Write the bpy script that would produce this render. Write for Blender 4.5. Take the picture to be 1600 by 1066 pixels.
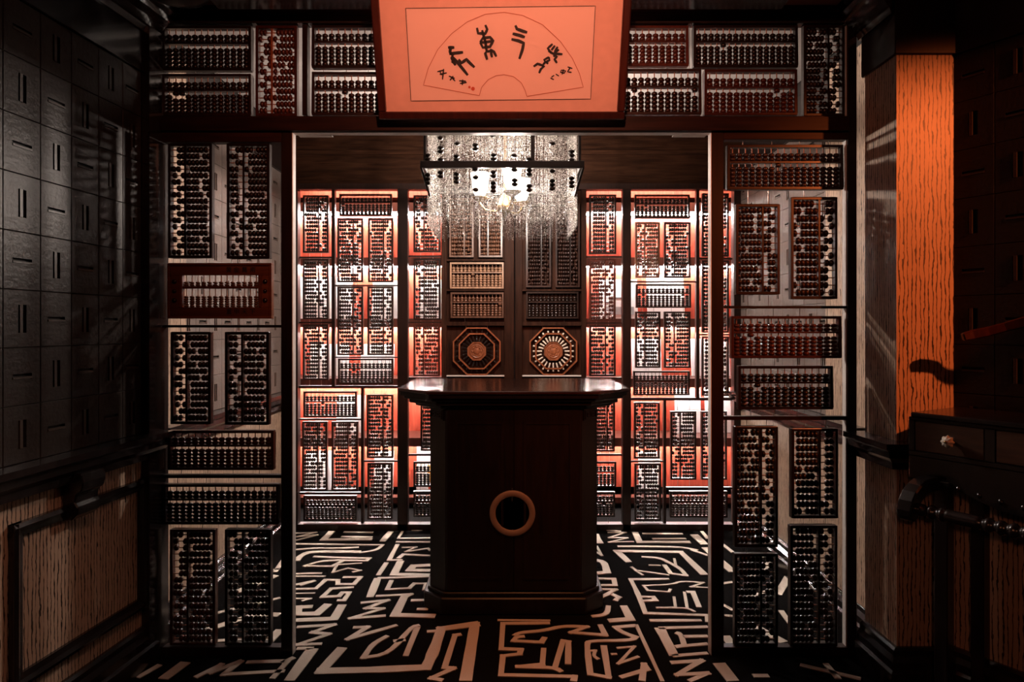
import bpy, bmesh, math, random
from mathutils import Vector, Matrix
for o in list(bpy.data.objects): bpy.data.objects.remove(o)
SC = bpy.context.scene; COL = SC.collection
# ---------------------------------------------------------------- camera
F = 1600 * 24 / 36.0; EYE = 1.42; CX, CY = 800.0, 512.0
cam = bpy.data.cameras.new('camera'); camo = bpy.data.objects.new('camera', cam); COL.objects.link(camo)
camo.location = (0, 0, EYE); camo.rotation_euler = (math.pi / 2, 0, 0)
cam.lens = 24; cam.sensor_width = 36; cam.sensor_fit = 'HORIZONTAL'; cam.shift_y = -(533 - CY) / 1600.0
cam.clip_start = 0.02
SC.camera = camo
# ---------------------------------------------------------------- world, lights, exposure
SC.view_settings.view_transform = 'Standard'; SC.view_settings.look = 'None'
SC.view_settings.gamma = 1; SC.view_settings.use_curve_mapping = False
SC.view_settings.exposure = 0.0
w = bpy.data.worlds.new('world'); SC.world = w; w.use_nodes = True
w.node_tree.nodes['Background'].inputs[0].default_value = (0.8, 0.62, 0.55, 1)
w.node_tree.nodes['Background'].inputs[1].default_value = 0.006
SC.cycles.max_bounces = 8; SC.cycles.transparent_max_bounces = 16
SC.cycles.sample_clamp_indirect = 4
def lamp(name, kind, loc, power, color, target=None, **kw):
    l = bpy.data.lights.new(name, kind); l.energy = power; l.color = color
    for k, v in kw.items(): setattr(l, k, v)
    o = bpy.data.objects.new(name, l); COL.objects.link(o); o.location = loc
    if target: o.rotation_euler = (Vector(target) - Vector(loc)).to_track_quat('-Z', 'Y').to_euler()
    return o
# warm ceiling spots of the front room, behind the camera, and an added fill
lamp('spot_pillar', 'SPOT', (2.75, 0.75, 2.72), 250, (1.0, 0.19, 0.045), (1.70, 2.69, 1.75), spot_size=math.radians(40), spot_blend=0.7, shadow_soft_size=0.03)
lamp('spot_picture', 'SPOT', (0.05, 0.9, 2.72), 140, (1.0, 0.31, 0.17), (0.0, 2.9, 2.36), spot_size=math.radians(84), spot_blend=1.0, shadow_soft_size=0.04)
lamp('spot_carpet', 'SPOT', (0.12, 2.40, 2.74), 125, (1.0, 0.31, 0.11), (0.14, 3.05, 0.0), spot_size=math.radians(40), spot_blend=1.0, shadow_soft_size=0.05)
lamp('fill_right', 'SPOT', (-0.3, -0.7, 1.75), 26, (1.0, 0.34, 0.17), (1.80, 2.45, 0.30), spot_size=math.radians(22), spot_blend=0.8, shadow_soft_size=0.05)  # added low fill for the lower right wall, no actual fixture there
lamp('spot_left', 'SPOT', (-0.3, 0.9, 2.74), 36, (1.0, 0.47, 0.30), (-1.66, 2.1, 0.15), spot_size=math.radians(36), spot_blend=0.8, shadow_soft_size=0.05)
for sx in (-1, 1):
    lamp('shop_downlight', 'AREA', (sx*1.05, 5.28, 2.74), 95, (1.0, 0.90, 0.82), (sx*1.0, 4.45, 0.0), spread=math.radians(52), shape='RECTANGLE', size=1.1, size_y=0.12)
    lamp('shop_ceiling_light', 'AREA', (sx*1.1, 5.12, 2.72), 40, (1.0, 0.86, 0.76), (sx*1.1, 5.6, 0.8), shape='RECTANGLE', size=1.0, size_y=0.2)
# chandelier bulbs light the inner room (their glass shades stand around them, see the chandelier)
BULBS = [(-0.18, 3.85), (0.0, 3.68), (0.055, 4.0)]
BULB_Z = 2.225
for bx, by in BULBS:
    lamp('chandelier_bulb_light', 'POINT', (bx, by, BULB_Z), 78, (1.0, 0.84, 0.73), shadow_soft_size=0.03)
# ---------------------------------------------------------------- helpers
def P(px, py, d): return Vector(((px - CX) * d / F, d, EYE - (py - CY) * d / F))
def X(px, d): return (px - CX) * d / F
def Z(py, d): return EYE - (py - CY) * d / F
def floor_pt(px, py):
    d = EYE * F / (py - CY); return Vector(((px - CX) * d / F, d, 0))
class MB:
    def __init__(s): s.v = []; s.f = []; s.sm = []
    def add(s, vs, fs, smooth=False):
        n = len(s.v); s.v += [tuple(p) for p in vs]; s.f += [tuple(i + n for i in f) for f in fs]; s.sm += [smooth] * len(fs); return s
    def box(s, x0, x1, y0, y1, z0, z1):
        return s.add([(x0,y0,z0),(x1,y0,z0),(x1,y1,z0),(x0,y1,z0),(x0,y0,z1),(x1,y0,z1),(x1,y1,z1),(x0,y1,z1)],
                     [(0,3,2,1),(4,5,6,7),(0,1,5,4),(1,2,6,5),(2,3,7,6),(3,0,4,7)])
    def hull8(s, pts):  # bottom four then top four, counter-clockwise from above
        return s.add(pts, [(0,3,2,1),(4,5,6,7),(0,1,5,4),(1,2,6,5),(2,3,7,6),(3,0,4,7)])
    def loft(s, rings, cap=True, smooth=False, close=True):
        n = len(rings[0]); vs = [p for r in rings for p in r]; fs = []
        for i in range(len(rings) - 1):
            for j in range(n if close else n - 1):
                k = (j + 1) % n; fs.append((i*n+j, i*n+k, (i+1)*n+k, (i+1)*n+j))
        s.add(vs, fs, smooth)
        if cap: s.add(rings[0], [tuple(reversed(range(n)))]); s.add(rings[-1], [tuple(range(n))])
        return s
    def prism(s, poly, z0, z1):  # poly: ccw (x, y)
        return s.loft([[(x, y, z0) for x, y in poly], [(x, y, z1) for x, y in poly]])
    def prism_y(s, poly, y0, y1):  # poly of (x, z)
        return s.loft([[(x, y0, z) for x, z in poly], [(x, y1, z) for x, z in poly]])
    def tube(s, pts, r, n=6, smooth=True):
        pts = [Vector(p) for p in pts]; rings = []
        rr = r if isinstance(r, (list, tuple)) else [r] * len(pts)
        for i, p in enumerate(pts):
            t = (pts[min(i+1, len(pts)-1)] - pts[max(i-1, 0)]).normalized()
            a = t.cross(Vector((0,0,1)))
            if a.length < 1e-3: a = t.cross(Vector((0,1,0)))
            a.normalize(); b = t.cross(a)
            rings.append([p + (a*math.cos(2*math.pi*j/n) + b*math.sin(2*math.pi*j/n))*rr[i] for j in range(n)])
        return s.loft(rings, True, smooth)
    def lathe(s, prof, c=(0,0,0), axis='z', n=16, smooth=True):  # prof: (r, h)
        c = Vector(c); rings = []
        for r, h in prof:
            ring = []
            for j in range(n):
                a = 2*math.pi*j/n; u, v = r*math.cos(a), r*math.sin(a)
                q = {'z': (u, v, h), 'y': (v, h, u), 'x': (h, u, v)}[axis]; ring.append(c + Vector(q))
            rings.append(ring)
        return s.loft(rings, True, smooth)
    def xf(s, M): s.v = [tuple(M @ Vector(p)) for p in s.v]; return s
    def mesh(s, name, mat, uv=False, bevel=0):
        me = bpy.data.meshes.new(name); me.from_pydata(s.v, [], s.f)
        me.polygons.foreach_set('use_smooth', s.sm)
        if mat: me.materials.append(mat)
        if bevel:
            bm = bmesh.new(); bm.from_mesh(me); bmesh.ops.remove_doubles(bm, verts=bm.verts, dist=1e-6)
            es = [e for e in bm.edges if len(e.link_faces) == 2 and e.calc_face_angle(0) > 0.6]
            bmesh.ops.bevel(bm, geom=es, offset=bevel, segments=1, affect='EDGES', clamp_overlap=True); bm.to_mesh(me); bm.free()
        if uv:
            ul = me.uv_layers.new(name='metres')
            for p in me.polygons:
                nx, ny, nz = p.normal
                t = Vector((-ny, nx, 0)); t = t.normalized() if t.length > 0.3 else None
                for li in p.loop_indices:
                    co = me.vertices[me.loops[li].vertex_index].co
                    ul.data[li].uv = (co.x, co.y) if t is None else (t.dot(co), co.z)
        me.update(); return me
    def build(s, name, mat, parent=None, uv=False, bevel=0, loc=None, kind=None):
        return obj(name, s.mesh(name, mat, uv, bevel), parent, loc, kind)
def obj(name, me, parent=None, loc=None, kind=None):
    o = bpy.data.objects.new(name, me); COL.objects.link(o)
    if parent is not None: o.parent = parent
    if loc is not None: o.location = loc
    if kind: o['kind'] = kind
    return o
def tag(o, label, cat, group=None, kind=None):
    o['label'] = label; o['category'] = cat
    if group: o['group'] = group
    if kind: o['kind'] = kind
    return o
def thing(name, label, cat, loc=(0,0,0), group=None, kind=None):
    return tag(obj(name, None, None, loc), label, cat, group, kind)
# ---------------------------------------------------------------- materials
def nodes(name):
    m = bpy.data.materials.new(name); m.use_nodes = True; nt = m.node_tree
    return m, nt, nt.nodes['Principled BSDF'], nt.nodes.new, nt.links.new
def wood(name, c1, c2, rough=0.35, scale=9.0, axis='z', bump=0.05, coat=0.0, spec=0.5, var=0.25):
    m, nt, b, N, L = nodes(name)
    tc = N('ShaderNodeTexCoord'); mp = N('ShaderNodeMapping'); no = N('ShaderNodeTexNoise'); cr = N('ShaderNodeValToRGB')
    st = [scale, scale, scale]; st['xyz'.index(axis)] = scale * 0.09; mp.inputs['Scale'].default_value = st
    no.inputs['Scale'].default_value = 6; no.inputs['Detail'].default_value = 4; no.inputs['Distortion'].default_value = 0.6
    cr.color_ramp.elements[0].position = 0.32; cr.color_ramp.elements[1].position = 0.68
    cr.color_ramp.elements[0].color = (*c1, 1); cr.color_ramp.elements[1].color = (*c2, 1)
    oi = N('ShaderNodeObjectInfo'); hv = N('ShaderNodeHueSaturation'); mr = N('ShaderNodeMapRange')
    mr.inputs['To Min'].default_value = 1 - var; mr.inputs['To Max'].default_value = 1 + var
    L(tc.outputs['Object'], mp.inputs[0]); L(mp.outputs[0], no.inputs['Vector']); L(no.outputs['Fac'], cr.inputs[0])
    L(oi.outputs['Random'], mr.inputs['Value']); L(mr.outputs[0], hv.inputs['Value']); L(cr.outputs[0], hv.inputs['Color']); L(hv.outputs[0], b.inputs['Base Color'])
    bp = N('ShaderNodeBump'); bp.inputs['Strength'].default_value = bump; bp.inputs['Distance'].default_value = 0.002
    L(no.outputs['Fac'], bp.inputs['Height']); L(bp.outputs[0], b.inputs['Normal'])
    b.inputs['Roughness'].default_value = rough; b.inputs['Coat Weight'].default_value = coat; b.inputs['Specular IOR Level'].default_value = spec
    b.inputs['Coat Roughness'].default_value = 0.12
    return m
def plain(name, c, rough=0.5, metal=0.0, noise=0.12, scale=40.0, emit=None, bump=0.0, spec=0.5):
    m, nt, b, N, L = nodes(name)
    tc = N('ShaderNodeTexCoord'); no = N('ShaderNodeTexNoise'); no.inputs['Scale'].default_value = scale; no.inputs['Detail'].default_value = 3
    mx = N('ShaderNodeMix'); mx.data_type = 'RGBA'
    mx.inputs[6].default_value = (*[x*(1-noise) for x in c], 1); mx.inputs[7].default_value = (*[min(1, x*(1+noise)) for x in c], 1)
    L(tc.outputs['Object'], no.inputs['Vector']); L(no.outputs['Fac'], mx.inputs[0]); L(mx.outputs[2], b.inputs['Base Color'])
    b.inputs['Roughness'].default_value = rough; b.inputs['Metallic'].default_value = metal; b.inputs['Specular IOR Level'].default_value = spec
    if bump:
        bp = N('ShaderNodeBump'); bp.inputs['Strength'].default_value = bump; bp.inputs['Distance'].default_value = 0.003
        L(no.outputs['Fac'], bp.inputs['Height']); L(bp.outputs[0], b.inputs['Normal'])
    if emit: b.inputs['Emission Color'].default_value = (*emit[0], 1); b.inputs['Emission Strength'].default_value = emit[1]
    return m
def veneer(name, base, line, period=0.0165):
    m, nt, b, N, L = nodes(name)
    tc = N('ShaderNodeTexCoord'); mp = N('ShaderNodeMapping'); mp.inputs['Scale'].default_value = (1, 0.22, 1)
    wv = N('ShaderNodeTexWave'); wv.wave_type = 'BANDS'; wv.bands_direction = 'X'; wv.inputs['Scale'].default_value = 2*math.pi/(20*period)
    wv.inputs['Distortion'].default_value = 5.0; wv.inputs['Detail'].default_value = 3; wv.inputs['Detail Scale'].default_value = 2.2; wv.inputs['Detail Roughness'].default_value = 0.62
    n1 = N('ShaderNodeTexNoise'); n1.inputs['Scale'].default_value = 55; n1.inputs['Detail'].default_value = 2
    mp2 = N('ShaderNodeMapping'); mp2.inputs['Scale'].default_value = (1, 0.25, 1)
    ma = N('ShaderNodeMath'); ma.operation = 'MULTIPLY_ADD'; ma.inputs[1].default_value = 0.55; 
    cr = N('ShaderNodeValToRGB'); e = cr.color_ramp.elements
    e[0].position = 1.02; e[0].color = (*base, 1); e[1].position = 1.10; e[1].color = (*line, 1)
    sb = N('ShaderNodeMath'); sb.operation = 'SUBTRACT'; sb.inputs[1].default_value = 0.27
    e[0].position = 0.85; e[1].position = 0.93
    L(tc.outputs['UV'], mp.inputs[0]); L(mp.outputs[0], wv.inputs['Vector']); L(tc.outputs['UV'], mp2.inputs[0]); L(mp2.outputs[0], n1.inputs['Vector'])
    L(n1.outputs['Fac'], ma.inputs[0]); L(wv.outputs['Fac'], ma.inputs[2]); L(ma.outputs[0], sb.inputs[0]); L(sb.outputs[0], cr.inputs[0])
    n2 = N('ShaderNodeTexNoise'); n2.inputs['Scale'].default_value = 8; mx = N('ShaderNodeMix'); mx.data_type = 'RGBA'; mx.blend_type = 'MULTIPLY'; mx.inputs[0].default_value = 0.35
    L(mp.outputs[0], n2.inputs['Vector']); L(cr.outputs[0], mx.inputs[6]); L(n2.outputs['Color'], mx.inputs[7])
    n3 = N('ShaderNodeHueSaturation'); n3.inputs['Saturation'].default_value = 0.0; n3.inputs['Value'].default_value = 1.6
    L(n2.outputs['Color'], n3.inputs['Color']); L(n3.outputs[0], mx.inputs[7])
    L(mx.outputs[2], b.inputs['Base Color']); b.inputs['Roughness'].default_value = 0.45
    return m
M = dict(
    screen=wood('dark_screen_wood', (0.007,0.003,0.002), (0.015,0.0055,0.0035), 0.40, coat=0.08, spec=0.25),
    header=wood('screen_beam_wood', (0.011,0.004,0.003), (0.026,0.009,0.006), 0.45, axis='x', coat=0.0, spec=0.15),
    black=wood('black_lacquered_wood', (0.008,0.006,0.006), (0.018,0.012,0.011), 0.25, coat=0.4),
    ebony=wood('ebony', (0.007,0.004,0.003), (0.015,0.007,0.005), 0.30, coat=0.1, spec=0.35),
    dark=wood('dark_rosewood', (0.010,0.004,0.003), (0.022,0.008,0.005), 0.32, coat=0.1, spec=0.4),
    red=wood('red_wood', (0.030,0.007,0.004), (0.065,0.015,0.008), 0.33, coat=0.1, spec=0.35),
    brown=wood('brown_wood', (0.06,0.025,0.013), (0.13,0.055,0.03), 0.36, coat=0.1),
    tan=wood('tan_wood', (0.16,0.085,0.05), (0.30,0.17,0.10), 0.4),
    shelf=wood('red_shelf_wood', (0.23,0.030,0.015), (0.37,0.058,0.030), 0.4),
    desk=wood('desk_wood', (0.020,0.008,0.006), (0.045,0.018,0.012), 0.17, axis='x', coat=0.0, spec=0.45),
    desk_side=wood('desk_side_wood', (0.005,0.003,0.003), (0.010,0.005,0.004), 0.42, coat=0.0, spec=0.2),
    frame=wood('picture_frame_wood', (0.030,0.007,0.005), (0.060,0.014,0.009), 0.3, coat=0.2),
    veneer=veneer('zebra_veneer', (0.50,0.35,0.25), (0.025,0.014,0.010)),
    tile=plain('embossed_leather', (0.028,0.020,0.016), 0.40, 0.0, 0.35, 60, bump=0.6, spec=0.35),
    lit_tile=plain('leather_lit_tone', (0.145,0.112,0.098), 0.5, 0.0, 0.25, 60, bump=0.4),  # same leather as the outer tiles, chandelier brightness mixed into the colour
    slot=plain('slot_leather', (0.06,0.04,0.03), 0.4, 0.0, 0.2, 50, bump=0.3),
    backing=plain('dark_backing', (0.010,0.007,0.006), 0.7),
    carpet=plain('black_carpet', (0.0045,0.004,0.004), 0.95, 0.0, 0.4, 300, bump=0.5, spec=0.0),
    motif=plain('beige_carpet_pile', (0.45,0.375,0.315), 0.95, 0.0, 0.15, 300, bump=0.4, spec=0.0),
    rod=plain('bamboo_rod', (0.28,0.13,0.08), 0.4),
    steel=plain('steel_wire', (0.30,0.28,0.27), 0.3, 1.0),
    brass=plain('aged_brass', (0.26,0.17,0.08), 0.35, 1.0),
    ivory=plain('ivory_bead', (0.75,0.66,0.55), 0.4),
    iron=plain('black_iron', (0.012,0.011,0.011), 0.4, 0.3),
    pale_ceiling=plain('pale_inner_ceiling', (0.42,0.38,0.36), 0.6),
    door=wood('door_wood', (0.012,0.0045,0.0025), (0.030,0.011,0.006), 0.6, spec=0.06),
    inner=wood('inner_header_wood', (0.016,0.006,0.003), (0.040,0.016,0.008), 0.6, axis='x', spec=0.05),
    ceiling=plain('ceiling_lacquer', (0.45,0.22,0.17), 0.5),
    paper=plain('cream_paper', (0.88,0.66,0.60), 0.8, 0.0, 0.05, 6),
    silk=plain('mounting_silk', (0.80,0.52,0.44), 0.7, 0.0, 0.10, 30),
    ink=plain('black_ink', (0.012,0.010,0.010), 0.6),
    redink=plain('red_ink', (0.55,0.09,0.04), 0.6),
    card=plain('white_card', (0.85,0.84,0.82), 0.6, 0.0, 0.03),
    yellow=plain('yellow_print', (0.85,0.50,0.08), 0.6),
    grey=plain('grey_print', (0.35,0.35,0.35), 0.6),
    led=plain('led_strip', (1,1,1), 0.5, emit=((1.0,0.93,0.89), 300)),
    bulb=plain('lit_glass_shade', (1,0.95,0.9), 0.3, emit=((1.0,0.88,0.74), 9)),
)
def glassy():
    m, nt, b, N, L = nodes('picture_glass')
    tr = N('ShaderNodeBsdfTransparent'); gl = N('ShaderNodeBsdfGlossy'); gl.inputs['Roughness'].default_value = 0.02
    fr = N('ShaderNodeFresnel'); fr.inputs[0].default_value = 1.5; mx = N('ShaderNodeMixShader')
    L(fr.outputs[0], mx.inputs[0]); L(tr.outputs[0], mx.inputs[1]); L(gl.outputs[0], mx.inputs[2]); L(mx.outputs[0], nt.nodes['Material Output'].inputs[0]); return m
def crystal():
    m, nt, b, N, L = nodes('crystal_beads')
    tr = N('ShaderNodeBsdfTransparent'); tr.inputs[0].default_value = (0.95,0.93,0.91,1); mx = N('ShaderNodeMixShader'); mx.inputs[0].default_value = 0.78
    no = N('ShaderNodeTexNoise'); no.inputs['Scale'].default_value = 210; cr = N('ShaderNodeValToRGB')
    tc = N('ShaderNodeTexCoord'); L(tc.outputs['Object'], no.inputs['Vector']); L(no.outputs['Fac'], cr.inputs[0])
    cr.color_ramp.elements[0].position = 0.46; cr.color_ramp.elements[1].position = 0.56
    cr.color_ramp.elements[0].color = (0.010,0.009,0.009,1); cr.color_ramp.elements[1].color = (0.62,0.58,0.55,1)  # dark and bright dots in the colour stand in for sparkle
    tl = N('ShaderNodeBsdfTranslucent'); gl = N('ShaderNodeBsdfGlossy'); gl.inputs['Roughness'].default_value = 0.15; m2 = N('ShaderNodeMixShader'); m2.inputs[0].default_value = 0.4
    L(cr.outputs[0], tl.inputs[0]); L(cr.outputs[0], gl.inputs[0]); L(tl.outputs[0], m2.inputs[1]); L(gl.outputs[0], m2.inputs[2])
    L(tr.outputs[0], mx.inputs[1]); L(m2.outputs[0], mx.inputs[2]); L(mx.outputs[0], nt.nodes['Material Output'].inputs[0]); return m
def shade():
    m, nt, b, N, L = nodes('lit_shade_glass')
    tr = N('ShaderNodeBsdfTransparent'); em = N('ShaderNodeEmission'); em.inputs[0].default_value = (1.0,0.86,0.72,1); em.inputs[1].default_value = 12
    mx = N('ShaderNodeMixShader'); mx.inputs[0].default_value = 0.22
    L(tr.outputs[0], mx.inputs[1]); L(em.outputs[0], mx.inputs[2]); L(mx.outputs[0], nt.nodes['Material Output'].inputs[0]); return m
M['shade'] = shade(); M['bulb'] = M['shade']
M['glass'] = glassy(); M['crystal'] = crystal()
# ================================================================ the room shell
CEIL = 2.80
def struct(name, mb, mat, label, cat, uv=False, bevel=0):
    return tag(mb.build(name, mat, None, uv, bevel), label, cat, kind='structure')
floor = struct('floor', MB().box(-3.2, 3.4, -1.2, 6.4, -0.1, 0), M['carpet'], 'black patterned carpet covering the whole floor', 'floor')
struct('ceiling', MB().box(-3.2, 3.4, -1.2, 6.4, CEIL, CEIL + 0.1), M['ceiling'], 'reddish lacquered ceiling above the screens', 'ceiling')
struct('ceiling_inner', MB().box(-1.6, 1.6, 3.03, 4.78, CEIL-0.012, CEIL), M['pale_ceiling'], 'pale ceiling panel of the inner room above the chandelier', 'ceiling')
class Wall:
    """a vertical wall plane: s runs along it, h stands off it into the room"""
    def __init__(s, o, e, n): s.o = Vector((*o, 0)); s.e = Vector((*e, 0)).normalized(); s.n = Vector((*n, 0)).normalized()
    def p(s, a, h, z): return s.o + s.e * a + s.n * h + Vector((0, 0, z))
    def prof(s, mb, prof, a0, a1, m0=0, m1=0):  # a moulding profile of (h, z); m0, m1 lengthen the ends with h for mitres
        r0 = [s.p(a0 - m0*h, h, z) for h, z in prof]; r1 = [s.p(a1 + m1*h, h, z) for h, z in prof]
        return mb.loft([r0, r1])
    def box(s, mb, a0, a1, h0, h1, z0, z1): return s.prof(mb, [(h0,z0),(h1,z0),(h1,z1),(h0,z1)], a0, a1)
    def mat(s, a, h, z):
        q = s.p(a, h, z); x, y = s.e, s.n
        return Matrix(((x.x, y.x, 0, q.x), (x.y, y.y, 0, q.y), (0, 0, 1, q.z), (0, 0, 0, 1)))
KL = 0.09
WL = Wall((-1.55, 2.955), (KL, 1), (1, -KL))            # left wall, front room; s = 0 at the screen, negative toward the camera
WLI = Wall((-1.60, 3.0), (0.0, 1), (1, 0))              # left wall behind the screen
WRI = Wall((1.60, 3.0), (0.0, 1), (-1, 0))              # right wall behind the screen
WP = Wall((1.515, 2.69), (0, 1), (-1, 0))               # side face of the right pillar
WPF = Wall((1.515, 2.69), (1, 0), (0, -1))              # front face of the right pillar
WR = Wall((1.74, 2.70), (0.59, -1), (-1, -0.59))        # slanting right wall, front room
RAIL = [(-0.01,0.868),(0.035,0.868),(0.040,0.895),(0.060,0.915),(0.066,0.940),(0.085,0.952),(0.085,0.974),(-0.01,0.974)]
BASE = [(-0.01,0.0),(0.045,0.0),(0.045,0.075),(0.035,0.085),(0.035,0.115),(0.022,0.135),(0.022,0.155),(0.012,0.165),(-0.01,0.165)]
CROWN = [(-0.01,2.66),(0.02,2.66),(0.028,2.685),(0.035,2.69),(0.05,2.715),(0.075,2.735),(0.085,2.755),(0.11,2.765),(0.125,2.80),(-0.01,2.80)]
def shell(wall, a0, a1, name, label): 
    mb = MB(); wall.box(mb, a0, a1, -0.12, -0.012, 0, CEIL); return struct(name, mb, M['backing'], label, 'wall')
wl = shell(WL, -4.0, 0.06, 'wall_left', 'left wall of leather tiles over a veneer dado, front room')
wli = shell(WLI, 0.06, 1.95, 'wall_left_inner', 'left wall behind the front screen, leather tiles over veneer')
wri = shell(WRI, 0.06, 1.95, 'wall_right_inner', 'right wall behind the front screen, leather tiles over veneer')
wr = shell(WR, 0.0, 1.7, 'wall_right', 'slanting dark right wall of leather tiles behind the washstand')
tc = {}
def tile_mesh(wd, ht, slot, mat='tile'):
    k = (round(wd, 3), round(ht, 3), slot, mat)
    if k in tc: return tc[k]
    g = 0.0006; x0, x1, z0, z1 = g, wd - g, g, ht - g; cx, cz = wd/2, ht/2
    a, b = (0.017, 0.046) if slot == 'v' else (0.040, 0.009)
    y0, y1 = -0.013, 0.0
    O = [(x0,z0),(x1,z0),(x1,z1),(x0,z1)]; I = [(cx-a,cz-b),(cx+a,cz-b),(cx+a,cz+b),(cx-a,cz+b)]
    r = 0.002
    O2 = [(x0+r,z0+r),(x1-r,z0+r),(x1-r,z1-r),(x0+r,z1-r)]
    vs = [(x,y0,z) for x,z in O] + [(x,y1-r,z) for x,z in O] + [(x,y1,z) for x,z in O2] + [(x,y1,z) for x,z in I] + [(x,y0,z) for x,z in I]
    fs = []
    for L0 in (0, 4, 8, 12):
        for j in range(4):
            q = (j+1) % 4; fs.append((L0+j, L0+q, L0+4+q, L0+4+j))
    t = MB().add(vs, [tuple(reversed(f)) for f in fs]).mesh('tile', M[mat])
    if slot == 'v': sl = MB().box(cx-a*0.75, cx-a*0.05, -0.012, 0.003, cz-b*1.0, cz+b*1.0)
    else: sl = MB().box(cx-a, cx+a, -0.012, 0.002, cz-b*0.9, cz-b*0.1)
    tc[k] = (t, sl.mesh('slot_strip', M['slot'])); return tc[k]
def tiles(wall, parent, cols, rows, off=0, mat='tile'):
    for i in range(len(cols) - 1):
        for j in range(len(rows) - 1):
            t, s_ = tile_mesh(cols[i+1]-cols[i], rows[j+1]-rows[j], 'v' if (i + j + off) % 2 else 'h', mat)
            o = obj('tile', t, parent); o.matrix_local = wall.mat(cols[i], 0, rows[j]); obj('slot_strip', s_, o)
RZ = [0.974 + 0.19 * k for k in range(9)]  # tile rows up to the frieze
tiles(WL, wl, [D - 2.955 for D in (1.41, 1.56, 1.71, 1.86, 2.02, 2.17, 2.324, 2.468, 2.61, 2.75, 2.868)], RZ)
tiles(WLI, wli, [0.30 + 0.155*k for k in range(11)], RZ, 1, 'lit_tile')
tiles(WRI, wri, [0.43 + 0.152*k for k in range(10)], RZ, 0, 'lit_tile')
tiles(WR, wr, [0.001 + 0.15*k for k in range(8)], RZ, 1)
def dado(wall, parent, a0, a1, z0=0.165, z1=0.868):
    mb = MB(); wall.box(mb, a0, a1, -0.012, 0.0, z0, z1); mb.build('veneer_panel', M['veneer'], parent, uv=True)
dado(WL, wl, -2.6, -0.02); dado(WLI, wli, 0.0, 1.84); dado(WRI, wri, 0.0, 1.84); dado(WR, wr, 0.0, 1.6)
def frieze(wall, parent, a0, a1):
    mb = MB(); wall.box(mb, a0, a1, -0.012, 0.012, 2.495, 2.70); mb.build('frieze_board', M['black'], parent)
frieze(WL, wl, -2.9, 0.0); frieze(WLI, wli, 0.03, 1.84); frieze(WRI, wri, 0.03, 1.84); frieze(WR, wr, 0.0, 1.6)
def strip(name, wall, prof, a0, a1, mat, label, cat, m0=0, m1=0):
    mb = MB(); wall.prof(mb, prof, a0, a1, m0, m1); return struct(name, mb, M[mat], label, cat)
strip('baseboard_left', WL, BASE, -2.6, -0.03, 'black', 'stepped black baseboard along the left wall, front room', 'baseboard')
strip('trim_1', WL, RAIL, -2.6, 0.02, 'black', 'black chair rail along the left wall, front room', 'trim')
strip('trim_2', WL, CROWN, -2.9, 0.0, 'black', 'glossy stepped crown moulding at top of the left wall', 'trim')
strip('baseboard_left_inner', WLI, BASE, 0.03, 1.84, 'black', 'baseboard of left wall seen through the front screen', 'baseboard')
strip('trim_3', WLI, RAIL, 0.03, 1.84, 'black', 'chair rail of left wall seen through the front screen', 'trim')
strip('baseboard_right_inner', WRI, BASE, 0.03, 1.84, 'black', 'baseboard of right wall seen through the front screen', 'baseboard')
strip('trim_4', WRI, RAIL, 0.03, 1.84, 'black', 'chair rail of right wall seen through the front screen', 'trim')
# dado frame mouldings on the left wall
def dado_frame(wall, parent, a0, a1, z0, z1, w_=0.045):
    pr = lambda c, s0: [(0, 0), (0.02, 0), (0.026, 0.3*w_), (0.018, 0.6*w_), (0.012, w_), (0, w_)]
    for za, up in ((z0, 1), (z1, -1)):
        mb = MB(); wall.prof(mb, [(h, za + up*d) for h, d in pr(0, 0)], a0, a1); mb.build('panel_moulding', M['black'], parent)
    for aa, up in ((a0, 1), (a1, -1)):
        mb = MB(); rings = [[wall.p(aa + up*d, h, z) for h, d in pr(0, 0)] for z in (z0, z1)]; mb.loft(rings).build('panel_moulding', M['black'], parent)
dado_frame(WL, wl, 2.19 - 2.955, 2.885 - 2.955, 0.245, 0.785)
dado_frame(WL, wl, 1.3 - 2.955, 2.10 - 2.955, 0.245, 0.785)
# dark corner posts where the walls meet the screen
mb = MB(); WL.box(mb, -0.085, 0.05, -0.012, 0.035, 0.0, 2.70); mb.build('corner_post', M['black'], wl)
# corbel under the left rail
cb = MB(); pts = [(0.0,0.90),(0.075,0.90),(0.082,0.87),(0.075,0.84),(0.055,0.825),(0.05,0.80),(0.062,0.78),(0.058,0.755),(0.035,0.735),(0.0,0.73)]
WL.prof(cb, pts, 2.42-2.955, 2.54-2.955)
corbel = tag(cb.build('rail_corbel', M['black'], None, bevel=0.004), 'black carved corbel bracket under the left chair rail', 'bracket')
# right pillar
pm = MB(); pm.box(1.515, 1.74, 2.69, 2.93, 0, CEIL)
pil = struct('wall_pillar', pm, M['veneer'], 'zebra veneer pillar lit orange at right of the screen', 'pillar', uv=True)
MB().box(1.503, 1.752, 2.678, 2.94, 2.495, 2.79).build('capital', M['dark'], pil, bevel=0.003)
pb = MB(); WPF.prof(pb, BASE, 0, 0.225, 1, 0); pb.build('baseboard_front', M['black'], pil)
pb = MB(); WP.prof(pb, BASE, 0, 0.24, 1, 0); pb.build('baseboard_side', M['black'], pil)
pb = MB(); WPF.prof(pb, RAIL, 0, 0.225, 1, 0); pb.build('rail_front', M['black'], pil)
pb = MB(); WP.prof(pb, RAIL, 0, 0.26, 1, 0); pb.build('rail_side', M['black'], pil)
strip('baseboard_right', WR, BASE, 0.0, 1.6, 'black', 'stepped black baseboard along the slanting right wall', 'baseboard')
strip('trim_5', WR, RAIL, 0.0, 1.6, 'black', 'black chair rail along the slanting right wall', 'trim')
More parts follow.
